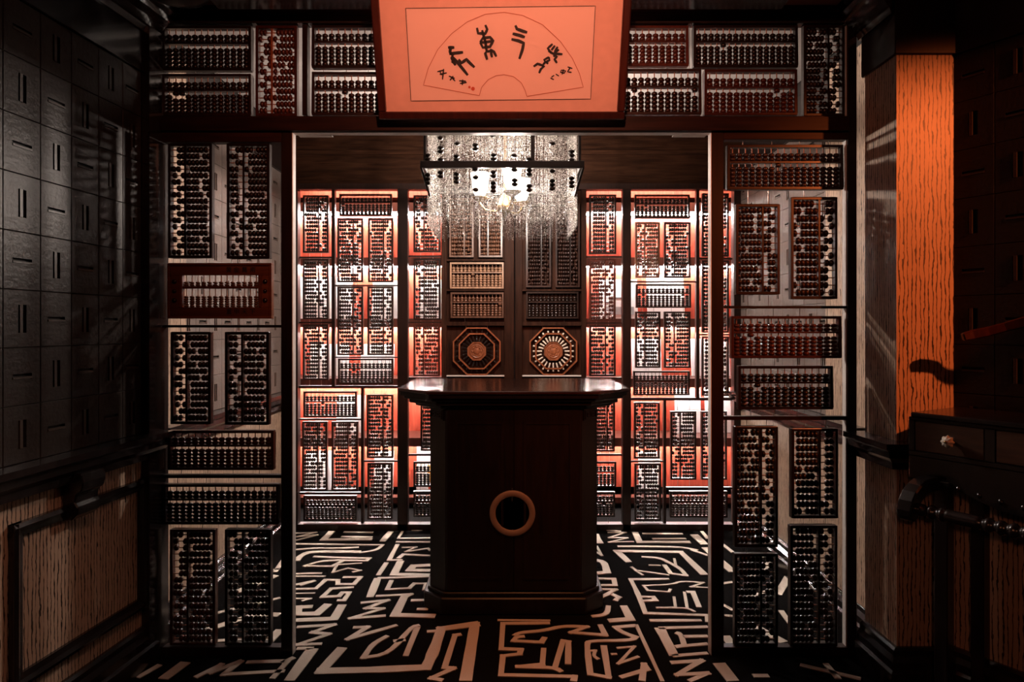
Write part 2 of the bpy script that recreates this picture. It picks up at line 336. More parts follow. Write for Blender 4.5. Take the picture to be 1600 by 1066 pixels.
mb = MB(); WP.prof(mb, CROWN, 0.0, 0.26); tag(mb.build('trim_6', M['black']), 'stepped crown moulding beside the pillar top at right', 'trim', kind='structure')
# pillars behind the screen, at both ends
for sx, nm, side in ((-1, 'wall_pillar_left_inner', 'left'), (1, 'wall_pillar_right_inner', 'right')):
    x0, x1 = sorted((sx*1.60, sx*1.575))
    d1 = 3.30 if sx < 0 else 3.43
    struct(nm, MB().box(x0, x1, 3.0, d1, 0.165, 2.70), M['veneer'], 'pale veneer pilaster seen through the %s screen panel' % side, 'pillar', uv=True)
# ceiling dressings over the front room
cm = MB(); z0 = 2.745
for (x0,x1,y0,y1) in ((-1.22,1.12,2.70,2.84),(-1.22,-1.06,1.4,2.70),(0.96,1.12,1.4,2.70)): cm.box(x0,x1,y0,y1,z0,CEIL)
tag(cm.build('trim_7', M['black']), 'black tray moulding framing the ceiling before the screen', 'trim', kind='structure')
cl = MB(); cl.lathe([(0.125,2.80),(0.125,2.775),(0.118,2.765),(0.085,2.752),(0.04,2.745),(0.0005,2.744)], (-1.36,2.76,0), 'z', 24)
tag(cl.build('ceiling_dome', M['iron']), 'round black dome fixed to the ceiling at upper left corner', 'fixture')
# walls that close the rooms off
struct('wall_back', MB().box(-3.2, 3.4, 6.2, 6.3, 0, CEIL), M['backing'], 'dark wall far behind the lit shelves', 'wall')
struct('wall_back_left', MB().box(-3.0, -1.72, 4.84, 4.92, 0, CEIL), M['backing'], 'dark wall closing the left side of the back screen', 'wall')
struct('wall_back_right', MB().box(1.72, 3.0, 4.84, 4.92, 0, CEIL), M['backing'], 'dark wall closing the right side of the back screen', 'wall')
for sx in (-1, 1):
    x0, x1 = sorted((sx*1.98, sx*1.90))
    struct('wall_shop_left' if sx < 0 else 'wall_shop_right', MB().box(x0, x1, 4.92, 6.2, 0, CEIL), M['shelf'], 'red wood side wall %s of the lit shelves' % ('left' if sx < 0 else 'right'), 'wall')
# ================================================================ carpet motifs (traced on the floor plane)
def ribbon(pts, wd, jit=0.0):
    pts = [Vector((p[0], p[1], 0)) for p in pts]; n = len(pts); Lp, Rp = [], []
    for i, p in enumerate(pts):
        a = (p - pts[i-1]).normalized() if i else (pts[1] - p).normalized()
        b = (pts[i+1] - p).normalized() if i < n-1 else a
        t = (a + b); t = t.normalized() if t.length > 0.2 else a
        nrm = Vector((-t.y, t.x, 0)); c = max(0.55, abs(nrm.dot(Vector((-a.y, a.x, 0)))))
        hw = wd/2/c * (1 + random.uniform(-jit, jit)); Lp.append(p + nrm*hw); Rp.append(p - nrm*hw)
    return Lp, Rp
def smooth(pts, n=2):
    for _ in range(n):
        if len(pts) < 3: break
        out = [pts[0]]
        for a, b in zip(pts, pts[1:]): out += [a.lerp(b, 0.25), a.lerp(b, 0.75)]
        pts = [pts[0]] + out[2:-1] + [pts[-1]]
    return pts
def motif(pix, wd):
    pts = [floor_pt(x, y) for x, y in pix]
    wd *= 0.82; mb = MB(); runs = [[pts[0]]]
    for i in range(1, len(pts)):
        runs[-1].append(pts[i])
        if i < len(pts)-1 and (pts[i]-pts[i-1]).length > 1e-5 and (pts[i]-pts[i-1]).angle(pts[i+1]-pts[i]) > 1.15: runs.append([pts[i]])
    def cut(run):
        run = smooth(run); out = [run[0]]
        for a, b in zip(run, run[1:]):
            k = max(1, int((b-a).length / 0.09)); out += [a.lerp(b, (i+1)/k) for i in range(k)]
        return out
    runs = [cut(r) for r in runs]
    for q, run in enumerate(runs):  # strokes meet square at sharp corners
        e0, e1 = (run[0]-run[1]).normalized(), (run[-1]-run[-2]).normalized(); run = list(run)
        if q: run[0] = run[0] + e0*wd*0.45
        if q < len(runs)-1: run[-1] = run[-1] + e1*wd*0.45
        Lp, Rp = ribbon(run, wd, 0.13); z = 0.004 + 0.00025*(q % 3)
        mb.loft([[(l.x,l.y,0.0005),(l.x,l.y,z),(r.x,r.y,z),(r.x,r.y,0.0005)] for l, r in zip(Lp, Rp)])
    mb.build('carpet_motif', M['motif'], floor)
random.seed(5)
TN, MD, TK = 0.020, 0.032, 0.052
A_ = lambda *q: [(440 + q[i]/3.8095, 800 + q[i+1]/3.8095) for i in range(0, len(q), 2)]
B_ = lambda *q: [(780 + q[i]/3.8095, 800 + q[i+1]/3.8095) for i in range(0, len(q), 2)]
for w_, s_ in [
 (TN,A_(80,130,205,124,95,150,212,140,85,172)),(TK,A_(300,118,250,168,540,166)),(MD,A_(370,122,545,125)),(MD,A_(355,150,540,153)),(TK,A_(650,120,600,178)),
 (TN,A_(735,103,800,116,885,104)),(TN,A_(720,118,695,160,885,158)),(MD,A_(680,181,885,182)),
 (MD,A_(80,193,350,197,600,200,565,232,460,247)),(MD,A_(80,228,200,218,330,220,460,213)),(TK,A_(470,240,180,238,120,258,85,295)),
 (MD,A_(190,268,330,276,522,279,505,294,250,290,140,325,300,327,372,290)),(TN,A_(480,308,330,318,305,364,395,338,470,352,420,362)),
 (MD,A_(80,372,240,368)),(TN,A_(80,387,262,387)),(MD,A_(82,437,190,415,108,440)),(MD,A_(80,463,205,460,262,408,335,410,335,434,430,434,470,392,365,392)),
 (MD,A_(430,452,295,460,243,510,340,506,362,484,402,484,372,530,330,530)),(TN,A_(80,520,172,520,120,535)),(TN,A_(80,490,200,487)),
 (TK,A_(185,567,95,572,92,612,210,610,278,552)),(TK,A_(362,556,312,640,80,650)),(MD,A_(90,690,312,676,182,722,282,732,95,795,240,790)),
 (MD,A_(690,196,640,290,720,290)),(TN,A_(715,215,800,212,738,240,872,220,885,234)),(MD,A_(695,280,725,256,885,264)),
 (MD,A_(625,305,575,380)),(TK,A_(710,295,668,375,880,380)),(TK,A_(885,320,785,325,762,350,885,352)),
 (MD,A_(885,388,570,398)),(TK,A_(572,398,525,512)),(MD,A_(655,410,628,465,760,458,790,430,862,430,850,470)),
 (MD,A_(470,545,632,530,502,578,602,580,410,638,620,622)),(MD,A_(560,505,770,494,735,512)),(TK,A_(735,500,675,618,915,624)),(MD,A_(770,530,872,528)),(MD,A_(805,582,872,582)),
 (MD,A_(425,692,512,690,395,762,688,678)),(MD,A_(822,678,770,690,640,850,488,872,540,792,632,742)),(MD,A_(808,690,738,862)),(MD,A_(665,775,738,765)),
 (0.06,A_(362,812,235,952,560,945,860,930,900,850,950,700,1150,672,1095,1012)),(MD,A_(865,716,945,712)),
 (MD,A_(1070,732,1032,738,970,932,1022,936,890,995,960,1008)),(0.06,A_(185,818,45,1010)),(MD,A_(0,905,75,870)),(MD,A_(90,818,190,816)),(TN,A_(80,650,170,646)),
 (TN,A_(1285,648,1600,650)),
 (TN,B_(635,110,725,118)),(TN,B_(645,125,752,125,655,156,762,158,655,183,802,180)),(TK,B_(808,124,836,182,1138,182)),(MD,B_(852,132,1092,133)),(MD,B_(912,163,1112,162)),
 (0.06,B_(1160,138,1222,196)),(MD,B_(1205,118,1242,162)),(MD,B_(705,208,1080,210,1182,232)),(TK,B_(772,302,700,236,1080,242,1222,378)),(MD,B_(1140,228,1245,262)),
 (0.06,B_(1225,215,1390,360)),(MD,B_(1330,195,1392,245)),(MD,B_(847,270,952,276,1002,300,1082,342,1112,382,1020,370,982,318)),(TN,B_(1042,280,1052,325,990,300)),(TN,B_(890,320,962,322)),
 (TN,B_(785,330,852,378,812,352,1012,380)),(MD,B_(1012,403,782,405,830,500,870,607,1240,620,1242,660)),(MD,B_(825,508,915,510,932,530,850,534)),
 (TN,B_(1020,462,1010,480,885,472,858,442,1032,436,1082,415,1215,425,1142,450,1242,455)),(TN,B_(1040,508,1050,572,942,575,1122,575,1165,600)),
 (TN,B_(1120,580,1102,480)),(MD,B_(1115,480,1152,480,1190,572)),(MD,B_(895,650,1205,650)),(MD,B_(1242,688,950,696)),(0.06,B_(955,694,1042,862)),(MD,B_(1030,862,1242,845)),
 (MD,B_(1050,722,1082,732,1102,800,1062,806,1242,790)),(MD,B_(1092,746,1242,744)),(MD,B_(1020,902,1205,890,1060,975,1240,966,1130,1012)),
 (MD,B_(302,665,22,668,12,820,128,824,122,850,22,862,10,975,450,985,442,1014)),
 (MD,B_(152,745,102,748,85,772,252,780,272,750)),(MD,B_(90,742,120,722,260,712,382,682,522,688,428,722,632,738,600,675)),
 (MD,B_(265,815,257,912,112,926,332,932,372,958)),(MD,B_(332,930,380,772,412,778,410,912)),
 (MD,B_(815,680,692,690,732,722,812,750,792,770,538,772,520,792,542,970,652,990,622,800)),(TN,B_(530,832,572,830,560,862,592,882)),
 (TN,B_(700,815,805,806,710,908,832,866)),(TN,B_(665,852,702,850)),(MD,B_(720,990,882,942,862,912,850,1012)),(TN,B_(815,675,972,1014)),
 (TK,B_(575,135,600,190)),(TN,B_(580,205,610,262,575,240)),(TK,B_(575,290,625,300,642,362,580,368)),(MD,B_(572,400,682,402,690,440,582,440)),(MD,B_(580,462,692,466,600,515,662,490,712,512,690,532)),
 (MD,B_(650,562,642,616,550,626)),(TK,B_(740,562,782,642,650,652)),
 (MD,B_(1330,430,1392,420)),(MD,B_(1300,540,1392,590)),(MD,B_(1340,620,1395,625)),(TK,B_(1345,742,1402,818)),(MD,B_(1540,822,1592,826)),(0.06,B_(1308,905,1392,1012)),(MD,B_(1510,980,1605,980)),
 (MD,[(345,865),(420,858)]),(MD,[(330,905),(437,890)]),(TK,[(360,930),(432,900)]),(MD,[(335,960),(438,935)]),(TK,[(325,985),(400,960),(437,962)]),(MD,[(300,1005),(380,1000)]),
 (MD,[(430,895),(445,872)]),(TK,[(415,1008),(438,985)]),
 (MD,[(305,1060),(345,1040),(330,1052),(375,1035),(350,1055),(445,1050)]),(0.055,[(255,1062),(290,1036)]),(MD,[(385,1036),(450,1034),(425,1062)]),(MD,[(215,1060),(250,1040)]),
 (TK,[(1170,905),(1205,880)]),(MD,[(1165,935),(1215,920)]),(TK,[(1240,890),(1215,930)]),(MD,[(1220,955),(1245,990)]),(TK,[(1180,980),(1225,1005)]),(MD,[(1150,875),(1200,870)]),
 (MD,[(1250,1040),(1345,1062)]),(MD,[(1290,1038),(1310,1062)]),
]: motif(s_, w_)
# ================================================================ abacuses
bead_cache = {}
M['octa'] = wood('octagon_wood', (0.16,0.045,0.017), (0.27,0.085,0.034), 0.35, coat=0.15)
def bead_mesh(R, th, axis, mat, segs):
    k = (round(R, 4), round(th, 4), axis, mat, segs)
    if k not in bead_cache:
        t = th * 0.97; pr = [(0.60*R,-t/2),(0.93*R,-0.30*t),(R,-0.08*t),(R,0.08*t),(0.93*R,0.30*t),(0.60*R,t/2)]
        bead_cache[k] = MB().lathe(pr, (0,0,0), axis, segs).mesh('bead', M[mat])
    return bead_cache[k]
def abacus(rect, D, orient, wd, label, group, n, front, dep, beadmat=None, name='abacus'):
    x0, y0, x1, y1 = rect; Df = D - dep/2
    xa, xb, zb, zt = X(x0, Df), X(x1, Df), Z(y1, Df), Z(y0, Df)
    t = thing(name, label, 'abacus', ((xa+xb)/2, D, zb), group)
    W, Hh = xb - xa, zt - zb
    L, V = (W, Hh) if orient == 'H' else (Hh, W)
    def loc(u, v, y=0.0):  # u along the frame, v along the rods
        if orient == 'H': return Vector((u - L/2, y, v))
        if orient == 'L': return Vector((V/2 - v, y, L - u))
        return Vector((v - V/2, y, u))
    ax = 'z' if orient == 'H' else 'x'; beadmat = beadmat or wd
    ft = 0.0115 if front else 0.012
    def bar(mb, u0, u1, v0, v1, d):
        p, q = loc(u0, v0), loc(u1, v1); a, b = sorted((p.x, q.x)); c, e = sorted((p.z, q.z)); mb.box(a, b, -d/2, d/2, c, e)
    fm = MB(); bar(fm, 0, L, 0, ft, dep); bar(fm, 0, L, V-ft, V, dep); bar(fm, 0, ft, ft, V-ft, dep); bar(fm, L-ft, L, ft, V-ft, dep)
    fm.build('frame', M[wd], t, bevel=0.0015 if front else 0)
    vd = ft + 0.63*(V - 2*ft); dm = MB(); bar(dm, ft, L-ft, vd-0.004, vd+0.004, dep*0.8); dm.build('divider_bar', M[wd], t)
    th = 0.091*V; pitch = (L - 2*ft)/n; R = min((0.485 if orient == 'H' else 0.485)*pitch, dep*0.75)
    low0, low1, up0, up1 = ft, vd-0.004, vd+0.004, V-ft
    bias = random.random()
    joined = MB(); jr = MB()
    rod_me = None
    for i in range(n):
        u = ft + pitch*(i+0.5); pos = []
        fl, fu = (low1-low0) - 5*th, (up1-up0) - 2*th
        if orient == 'H':
            k = 0 if random.random() < 0.93 else 1
            pos += [low0 + th*(j+0.5) + (fl if (k and j == 4) else 0) for j in range(5)]
            pos += [up0 + th*(j+0.5) for j in range(2)]
        else:
            k = random.choice((0,0,5,1,2,3,5) if bias < 0.5 else (5,5,0,4,5,3,5)) if random.random() < 0.75 else (0 if bias < 0.5 else 5)
            pos += [low0 + th*(j+0.5) + (fl*random.uniform(0.8,1) if j >= 5-k else 0) for j in range(5)]
            k = random.choice((0,2,2,1))
            pos += [up0 + th*(j+0.5) + (fu*random.uniform(0.75,1) if j >= 2-k else 0) for j in range(2)]
        if front:
            if rod_me is None:
                a, b = loc(0, ft*0.5) - loc(0, 0), loc(0, V-ft*0.5) - loc(0, 0)
                rod_me = MB().tube([a, b], 0.0024, 6).mesh('rod', M['rod'])
            ro = obj('rod', rod_me, t, loc(u, 0))
            bm_ = bead_mesh(R, th, ax, beadmat, 10)
            for p in pos: obj('bead', bm_, ro, loc(0, p) - loc(0, 0))
        else:
            jr.tube([loc(u, ft*0.5), loc(u, V-ft*0.5)], 0.0018, 4)
            pr = [(0.62*R,-th*0.48),(R,-th*0.15),(R,th*0.15),(0.62*R,th*0.48)]
            for p in pos: joined.lathe(pr, loc(u, p), ax, 7)
    if not front:
        jr.build('rod', M['rod' if wd in ('tan', 'brown') else 'dark'], t, kind='stuff'); joined.build('bead', M[beadmat], t, kind='stuff')
    return t
def add_wires(items, rails, D, dep, RD):
    """thin steel wires that hold each abacus to the rail or the frame above and below it"""
    for (rect, t) in items:
        x0, y0, x1, y1 = rect; n = 4 if x1-x0 > 100 else 2
        for k in range(n):
            px = x0 + (x1-x0)*((0.13, 0.38, 0.62, 0.87)[k] if n == 4 else (0.27, 0.73)[k])
            tops = [r[3] for r, _ in items + [(q, 0) for q in rails] if r[0] <= px <= r[2] and r[3] <= y0 + 1]
            bots = [r[1] for r in rails if r[0] <= px <= r[2] and r[1] >= y1 - 1]
            blk = [r[1] for r, _ in items if r[0] <= px <= r[2] and r[1] >= y1 - 1]
            Da = D - dep/2; own = Z(y0 + 1.0, Da); low = Z(y1 - 1.0, Da)
            def wire(za, zb):
                mb = MB(); mb.tube([(X(px, D), D, za), (X(px, D), D, zb)], 0.0013, 5); mb.xf(Matrix.Translation(-t.location)); mb.build('hanging_wire', M['steel'], t)
            rt_ = [Z(r[3], RD) for r in rails if r[0] <= px <= r[2] and r[3] <= y0 + 1]; it_ = [Z(r[3], Da) for r, _ in items if r[0] <= px <= r[2] and r[3] <= y0 + 1]
            if tops:
                zt = min(rt_ + it_) - 0.0008
                if 0.003 < zt - own < 0.4: wire(own, zt)
            if bots and (not blk or min(blk) >= min(bots)):
                zb = max(Z(r[1], RD) for r in rails if r[0] <= px <= r[2] and r[1] >= y1 - 1) + 0.0008
                if 0.003 < low - zb < 0.2: wire(zb, low)
# ================================================================ front screen
DF = 2.955; DB = 2.999; DA = 2.977
scr = thing('openwork_screen', 'dark wooden openwork screen with wide middle opening, full of hanging abacuses', 'screen', (0, DA, 0))
def sbar(name, r, mat='screen', d0=DF, d1=DB, parent=None, dd=None, bev=0.002):
    mb = MB(); mb.box(X(r[0], DF), X(r[2], DF), d0, d1, Z(r[3], DF), Z(r[1], DF)); par = parent or scr
    mb.xf(Matrix.Translation(-par.location)); return mb.build(name, M[mat], par, bevel=bev)
FL = 1027.0  # the screen stands on the floor
for r in ((237,18,249,FL),(439,206,456,FL),(1112,206,1131,FL),(1325,18,1339,FL)): sbar('post', r)
sbar('header_beam', (249,184,1325,206), 'header', DF-0.02, DB+0.01)
sbar('top_rail', (249,22,1325,35), 'header'); sbar('cornice', (237,8,1339,22), 'header', DF-0.035, DB+0.01)
sbar('header_moulding', (249,34,1325,37), 'black', DF-0.008, DB); sbar('header_moulding', (249,182,1325,184), 'black', DF-0.008, DB)
sbar('mullion', (472,38,480,180), 'screen')
for r in ((249,206,439,222),(249,1012,439,FL),(1131,206,1325,218),(1131,1012,1325,FL)): sbar('panel_rail', r, 'header')
RL = [(249,508,439,512),(249,743,439,748)]; RR = [(1131,478,1325,482),(1131,651,1325,657)]
for r in RL + RR: sbar('thin_rail', r, 'screen', DF+0.008, DB-0.008, bev=0)
# pale linings of the openings
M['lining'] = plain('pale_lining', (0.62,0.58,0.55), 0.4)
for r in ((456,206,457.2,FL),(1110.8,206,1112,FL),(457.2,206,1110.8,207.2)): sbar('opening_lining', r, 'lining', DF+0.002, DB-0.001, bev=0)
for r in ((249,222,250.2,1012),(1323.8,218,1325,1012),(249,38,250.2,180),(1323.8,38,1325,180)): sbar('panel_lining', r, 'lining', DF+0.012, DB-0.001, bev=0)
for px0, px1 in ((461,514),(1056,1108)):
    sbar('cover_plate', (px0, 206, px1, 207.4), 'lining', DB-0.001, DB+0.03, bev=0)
top_g, l_g, r_g = 'abacuses in the top row of the front screen', 'abacuses in the left panel of the front screen', 'abacuses in the right panel of the front screen'
random.seed(11)
FRONT_TOP = [
 ((253,40,392,110),'H','ebony',13,'black abacus, upper of the stacked pair at far left of the top row'),
 ((253,115,392,181),'H','dark',13,'dark abacus, lower of the stacked pair at far left of the top row'),
 ((399,40,464,181),'L','red',13,'red upright abacus beside the far left pair in the top row'),
 ((487,39,630,106),'H','ebony',13,'abacus left of the hanging picture, upper of two, half hidden by its frame'),
 ((487,112,630,180),'H','dark',13,'abacus left of the hanging picture, lower of two, half hidden by its frame'),
 ((933,39.5,1076,103),'H','red',13,'reddish abacus right of the hanging picture, upper of two, half hidden'),
 ((951,107,1096,179),'H','dark',13,'brown abacus right of the hanging picture, lower of two, half hidden'),
 ((1084,39,1247,105),'H','ebony',16,'longest black abacus of the top row, upper right of the picture'),
 ((1101,108,1246,180),'H','red',13,'reddish brown abacus below the long black one at right of top row'),
 ((1256,39,1320,181),'R','dark',13,'upright dark red abacus at the far right end of the top row'),
]
FRONT_L = [
 ((262,224,331,403),'L','ebony',17,'black upright abacus at top left of the left screen panel'),
 ((354,224,421,404),'L','ebony',17,'black upright abacus at top right of the left screen panel'),
 ((266,519,329,663),'L','dark',13,'upright abacus below the carved plaque abacus, left one of the pair'),
 ((351,519,420,664),'L','ebony',13,'upright abacus below the carved plaque abacus, right one of the pair'),
 ((262,673,427,735),'H','red',15,'dark red horizontal abacus above the lower thin rail of left panel'),
 ((254,757,435,820),'H','dark',17,'longest horizontal abacus of left panel, just under the lower thin rail'),
 ((265,828,336,1009),'L','red',17,'reddish upright abacus at bottom left of the left screen panel'),
 ((351,828,423,1009),'L','dark',17,'dark upright abacus at bottom right of the left screen panel'),
]
FRONT_R = [
 ((1137,226,1318,296),'H','dark',17,'long horizontal abacus at the very top of the right screen panel'),
 ((1150,319,1219,460),'R','dark',13,'upright abacus under the long top one of right panel, left of two'),
 ((1236,308,1309,467),'R','dark',13,'taller upright abacus under the long top one of right panel, right of two'),
 ((1143,494,1315,560),'H','red',15,'reddish horizontal abacus below the upper thin rail of right panel'),
 ((1154,572,1302,640),'H','ebony',13,'black horizontal abacus above the lower thin rail of right panel'),
 ((1148,667,1216,855),'R','ebony',16,'tall upright black abacus below the lower thin rail, left column of right panel'),
 ((1237,670,1310,810),'R','ebony',12,'upright black abacus beside the rail end, right column of right panel'),
 ((1148,866,1216,1010),'R','ebony',13,'upright dark abacus standing at bottom left of the right screen panel'),
 ((1235,822,1309,1010),'R','dark',17,'upright dark abacus standing at bottom right of the right screen panel'),
]
def place(rows, grp, rails):
    items = []
    for rect, o_, wd, n, lb in rows: items.append((rect, abacus(rect, DA, o_, wd, lb, grp, n, True, 0.03)))
    return items
it = place(FRONT_TOP, top_g, None)
for c_ in it[2][1].children:
    if c_.name.startswith('divider_bar'):
        c_.data.materials[0] = M['octa']; c_['label'] = 'orange brown divider bar'
add_wires(it, [(249,20,1325,37.5),(249,181.5,1325,206)], DA, 0.03, DF)
it = place(FRONT_L, l_g, None)
# the carved plaque abacus, with writing and bosses
PR = (261,411,424,498); Dp = DA - 0.016
pq = thing('plaque_abacus', 'carved brown plaque with small abacus window and lettering in left panel', 'abacus', ((X(261,Dp)+X(424,Dp))/2, DA, Z(498,Dp)), l_g)
def pbar(name, r, mat, y0=-0.016, y1=0.016, parent=None, bev=0.0015):
    mb = MB(); mb.box(X(r[0],Dp)-pq.location.x, X(r[2],Dp)-pq.location.x, y0, y1, Z(r[3],Dp)-pq.location.z, Z(r[1],Dp)-pq.location.z); return mb.build(name, M[mat], parent or pq, bevel=bev)
M['plaque'] = wood('plaque_wood', (0.085,0.024,0.010), (0.15,0.048,0.020), 0.3, axis='x', coat=0.3)
for r in ((261,411,424,415),(261,494,424,498),(261,415,265,494),(420,415,424,494)): pbar('frame', r, 'plaque')
for r in ((265,415,420,430),(265,480,420,494)): pbar('inscribed_panel', r, 'plaque', -0.010, 0.010)
for r in ((265,430,280,480),(408,430,420,480)): pbar('boss_panel', r, 'plaque', -0.010, 0.010)
for r in ((280,430,284,480),(403,430,408,480)): pbar('side_bar', r, 'plaque', -0.014, 0.014)
pbar('divider_bar', (284,447,403,451), 'plaque', -0.012, 0.012)
for bx_ in (271.5, 413.5):
    for by_, rr in ((440,0.0105),(455,0.009),(469.5,0.0105)):
        MB().lathe([(rr,-0.010),(rr,-0.013),(rr*0.7,-0.017),(0.0005,-0.019)], (X(bx_,Dp)-pq.location.x, 0, Z(by_,Dp)-pq.location.z), 'y', 14).build('boss', M['black'], pq)
prod = MB().tube([(0,0,0),(0,0,(480-430)*Dp/F)], 0.0022, 6).mesh('rod', M['rod'])
pb_ = bead_mesh(0.0105, 0.0098, 'z', 'brown', 10)
for i in range(13):
    px = 288.5 + i*9.15; ro = obj('rod', prod, pq, (X(px,Dp)-pq.location.x, 0, Z(480,Dp)-pq.location.z))
    for j in range(5): obj('bead', pb_, ro, (0,0,0.0098*(j+0.5)))
    for j in range(2): obj('bead', pb_, ro, (0,0,(480-447)*Dp/F + 0.0098*(j+0.5)))
def letters(txt, pxs, py, size_px, parent, y, D, mat, name='inscription'):
    for ch, px in zip(txt, pxs):
        cu = bpy.data.curves.new('letter', 'FONT'); cu.body = ch; cu.size = size_px*D/F; cu.align_x = 'CENTER'; cu.align_y = 'CENTER'; cu.extrude = 0.0008; cu.resolution_u = 2
        to = bpy.data.objects.new('letter', cu); COL.objects.link(to)
        dg = bpy.context.evaluated_depsgraph_get(); me = bpy.data.meshes.new_from_object(to.evaluated_get(dg)); bpy.data.objects.remove(to)
        me.materials.clear(); me.materials.append(M[mat]); me.transform(Matrix.Rotation(math.pi/2, 4, 'X'))
        obj(name, me, parent, (X(px,D)-parent.location.x, y-parent.location.y, Z(py,D)-parent.location.z))
letters('黄金萬兩', (356.8,368.8,381.5,394.5), 422.0, 9.5, pq, DA-0.0112, Dp, 'ink')
letters('富甲天下', (357.2,369.2,381.2,393.8), 487.5, 9.5, pq, DA-0.0112, Dp, 'ink')
it.append((PR, pq)); add_wires(it, RL + [(249,206,439,222),(249,1012,439,FL)], DA, 0.03, DF)
it = place(FRONT_R, r_g, None); add_wires(it, RR + [(1131,206,1325,218),(1131,1012,1325,FL)], DA, 0.03, DF)
# ================================================================ back screen
QF, QB, QA = 4.80, 4.84, 4.82
bsc = thing('openwork_screen', 'tall dark screen at the back, abacuses lit from behind, solid middle doors', 'screen', (0, QA, 0))
def qbar(name, r, mat='screen', d0=QF, d1=QB, bev=0.0):
    mb = MB(); mb.box(X(r[0], QF), X(r[2], QF), d0, d1, Z(r[3], QF), Z(r[1], QF)); mb.xf(Matrix.Translation(-bsc.location)); return mb.build(name, M[mat], bsc, bevel=bev)
QL = 827.6
qbar('header_board', (410,205,1190,290), 'inner', QF-0.01, QB)
qbar('top_rail', (410,288,1190,297), 'screen', QF-0.03, QB)
qbar('header_moulding', (410,236,1190,242), 'inner', QF-0.022, QB)
for r in ((440,297,467,QL),(622,297,638,QL),(972,297,985,QL),(1145,297,1175,QL)): qbar('post', r, 'screen', QF-0.03, QB, 0.003)
for r in ((690,297,698,QL),(908,297,916,QL),(788,297,803,QL),(805,297,816,QL)): qbar('door_stile', r, 'door', QF-0.015, QB, 0.002)
qbar('bottom_rail', (440,818,1175,QL), 'screen', QF-0.03, QB)
for r in ((518,297,523,603),(564,607,568,818),(1088,297,1093,622),(1037,626,1041,818)): qbar('mullion', r)
QR = [(467,603,622,607),(985,622,1145,626)]
QT = [(467,401,518,403.4),(467,503,518,505.4),(523,445,622,447.4),(523,557.5,622,559.5),(467,654.5,564,657),(568,720,622,722.4),(467,770,564,772.4),
      (638,399,690,401.5),(638,503,690,505),(638,590,690,593),(638,710,690,713),(916,400,972,402.5),(916,504,972,506),(916,590,972,593),(916,710,972,713),
      (985,439,1088,441.4),(1093,403,1145,405.4),(1093,522,1145,524),(985,720.5,1037,722.9),(1041,762,1145,764.6)]
QM = [(698,405,788,408),(698,452.5,788,455),(698,503,788,509),(816,452,908,455),(816,503,908,509)]
for r in QR: qbar('cross_rail', r)
for r in QT: qbar('thin_rail', r, 'screen', QF+0.008, QB-0.008)
for r in QM: qbar('door_rail', r, 'door', QF-0.008, QB)
for r in ((698,297,788,818),(816,297,908,818)): qbar('door_panel', r, 'door', QB-0.012, QB+0.012)
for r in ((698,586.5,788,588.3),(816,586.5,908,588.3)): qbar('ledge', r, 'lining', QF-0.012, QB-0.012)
bg = dict(a='abacuses in the left bay of the back screen', b='abacuses in the narrow bay left of the doors', c='abacuses on the middle doors', d='abacuses in the narrow bay right of the doors', e='abacuses in the right bay of the back screen')
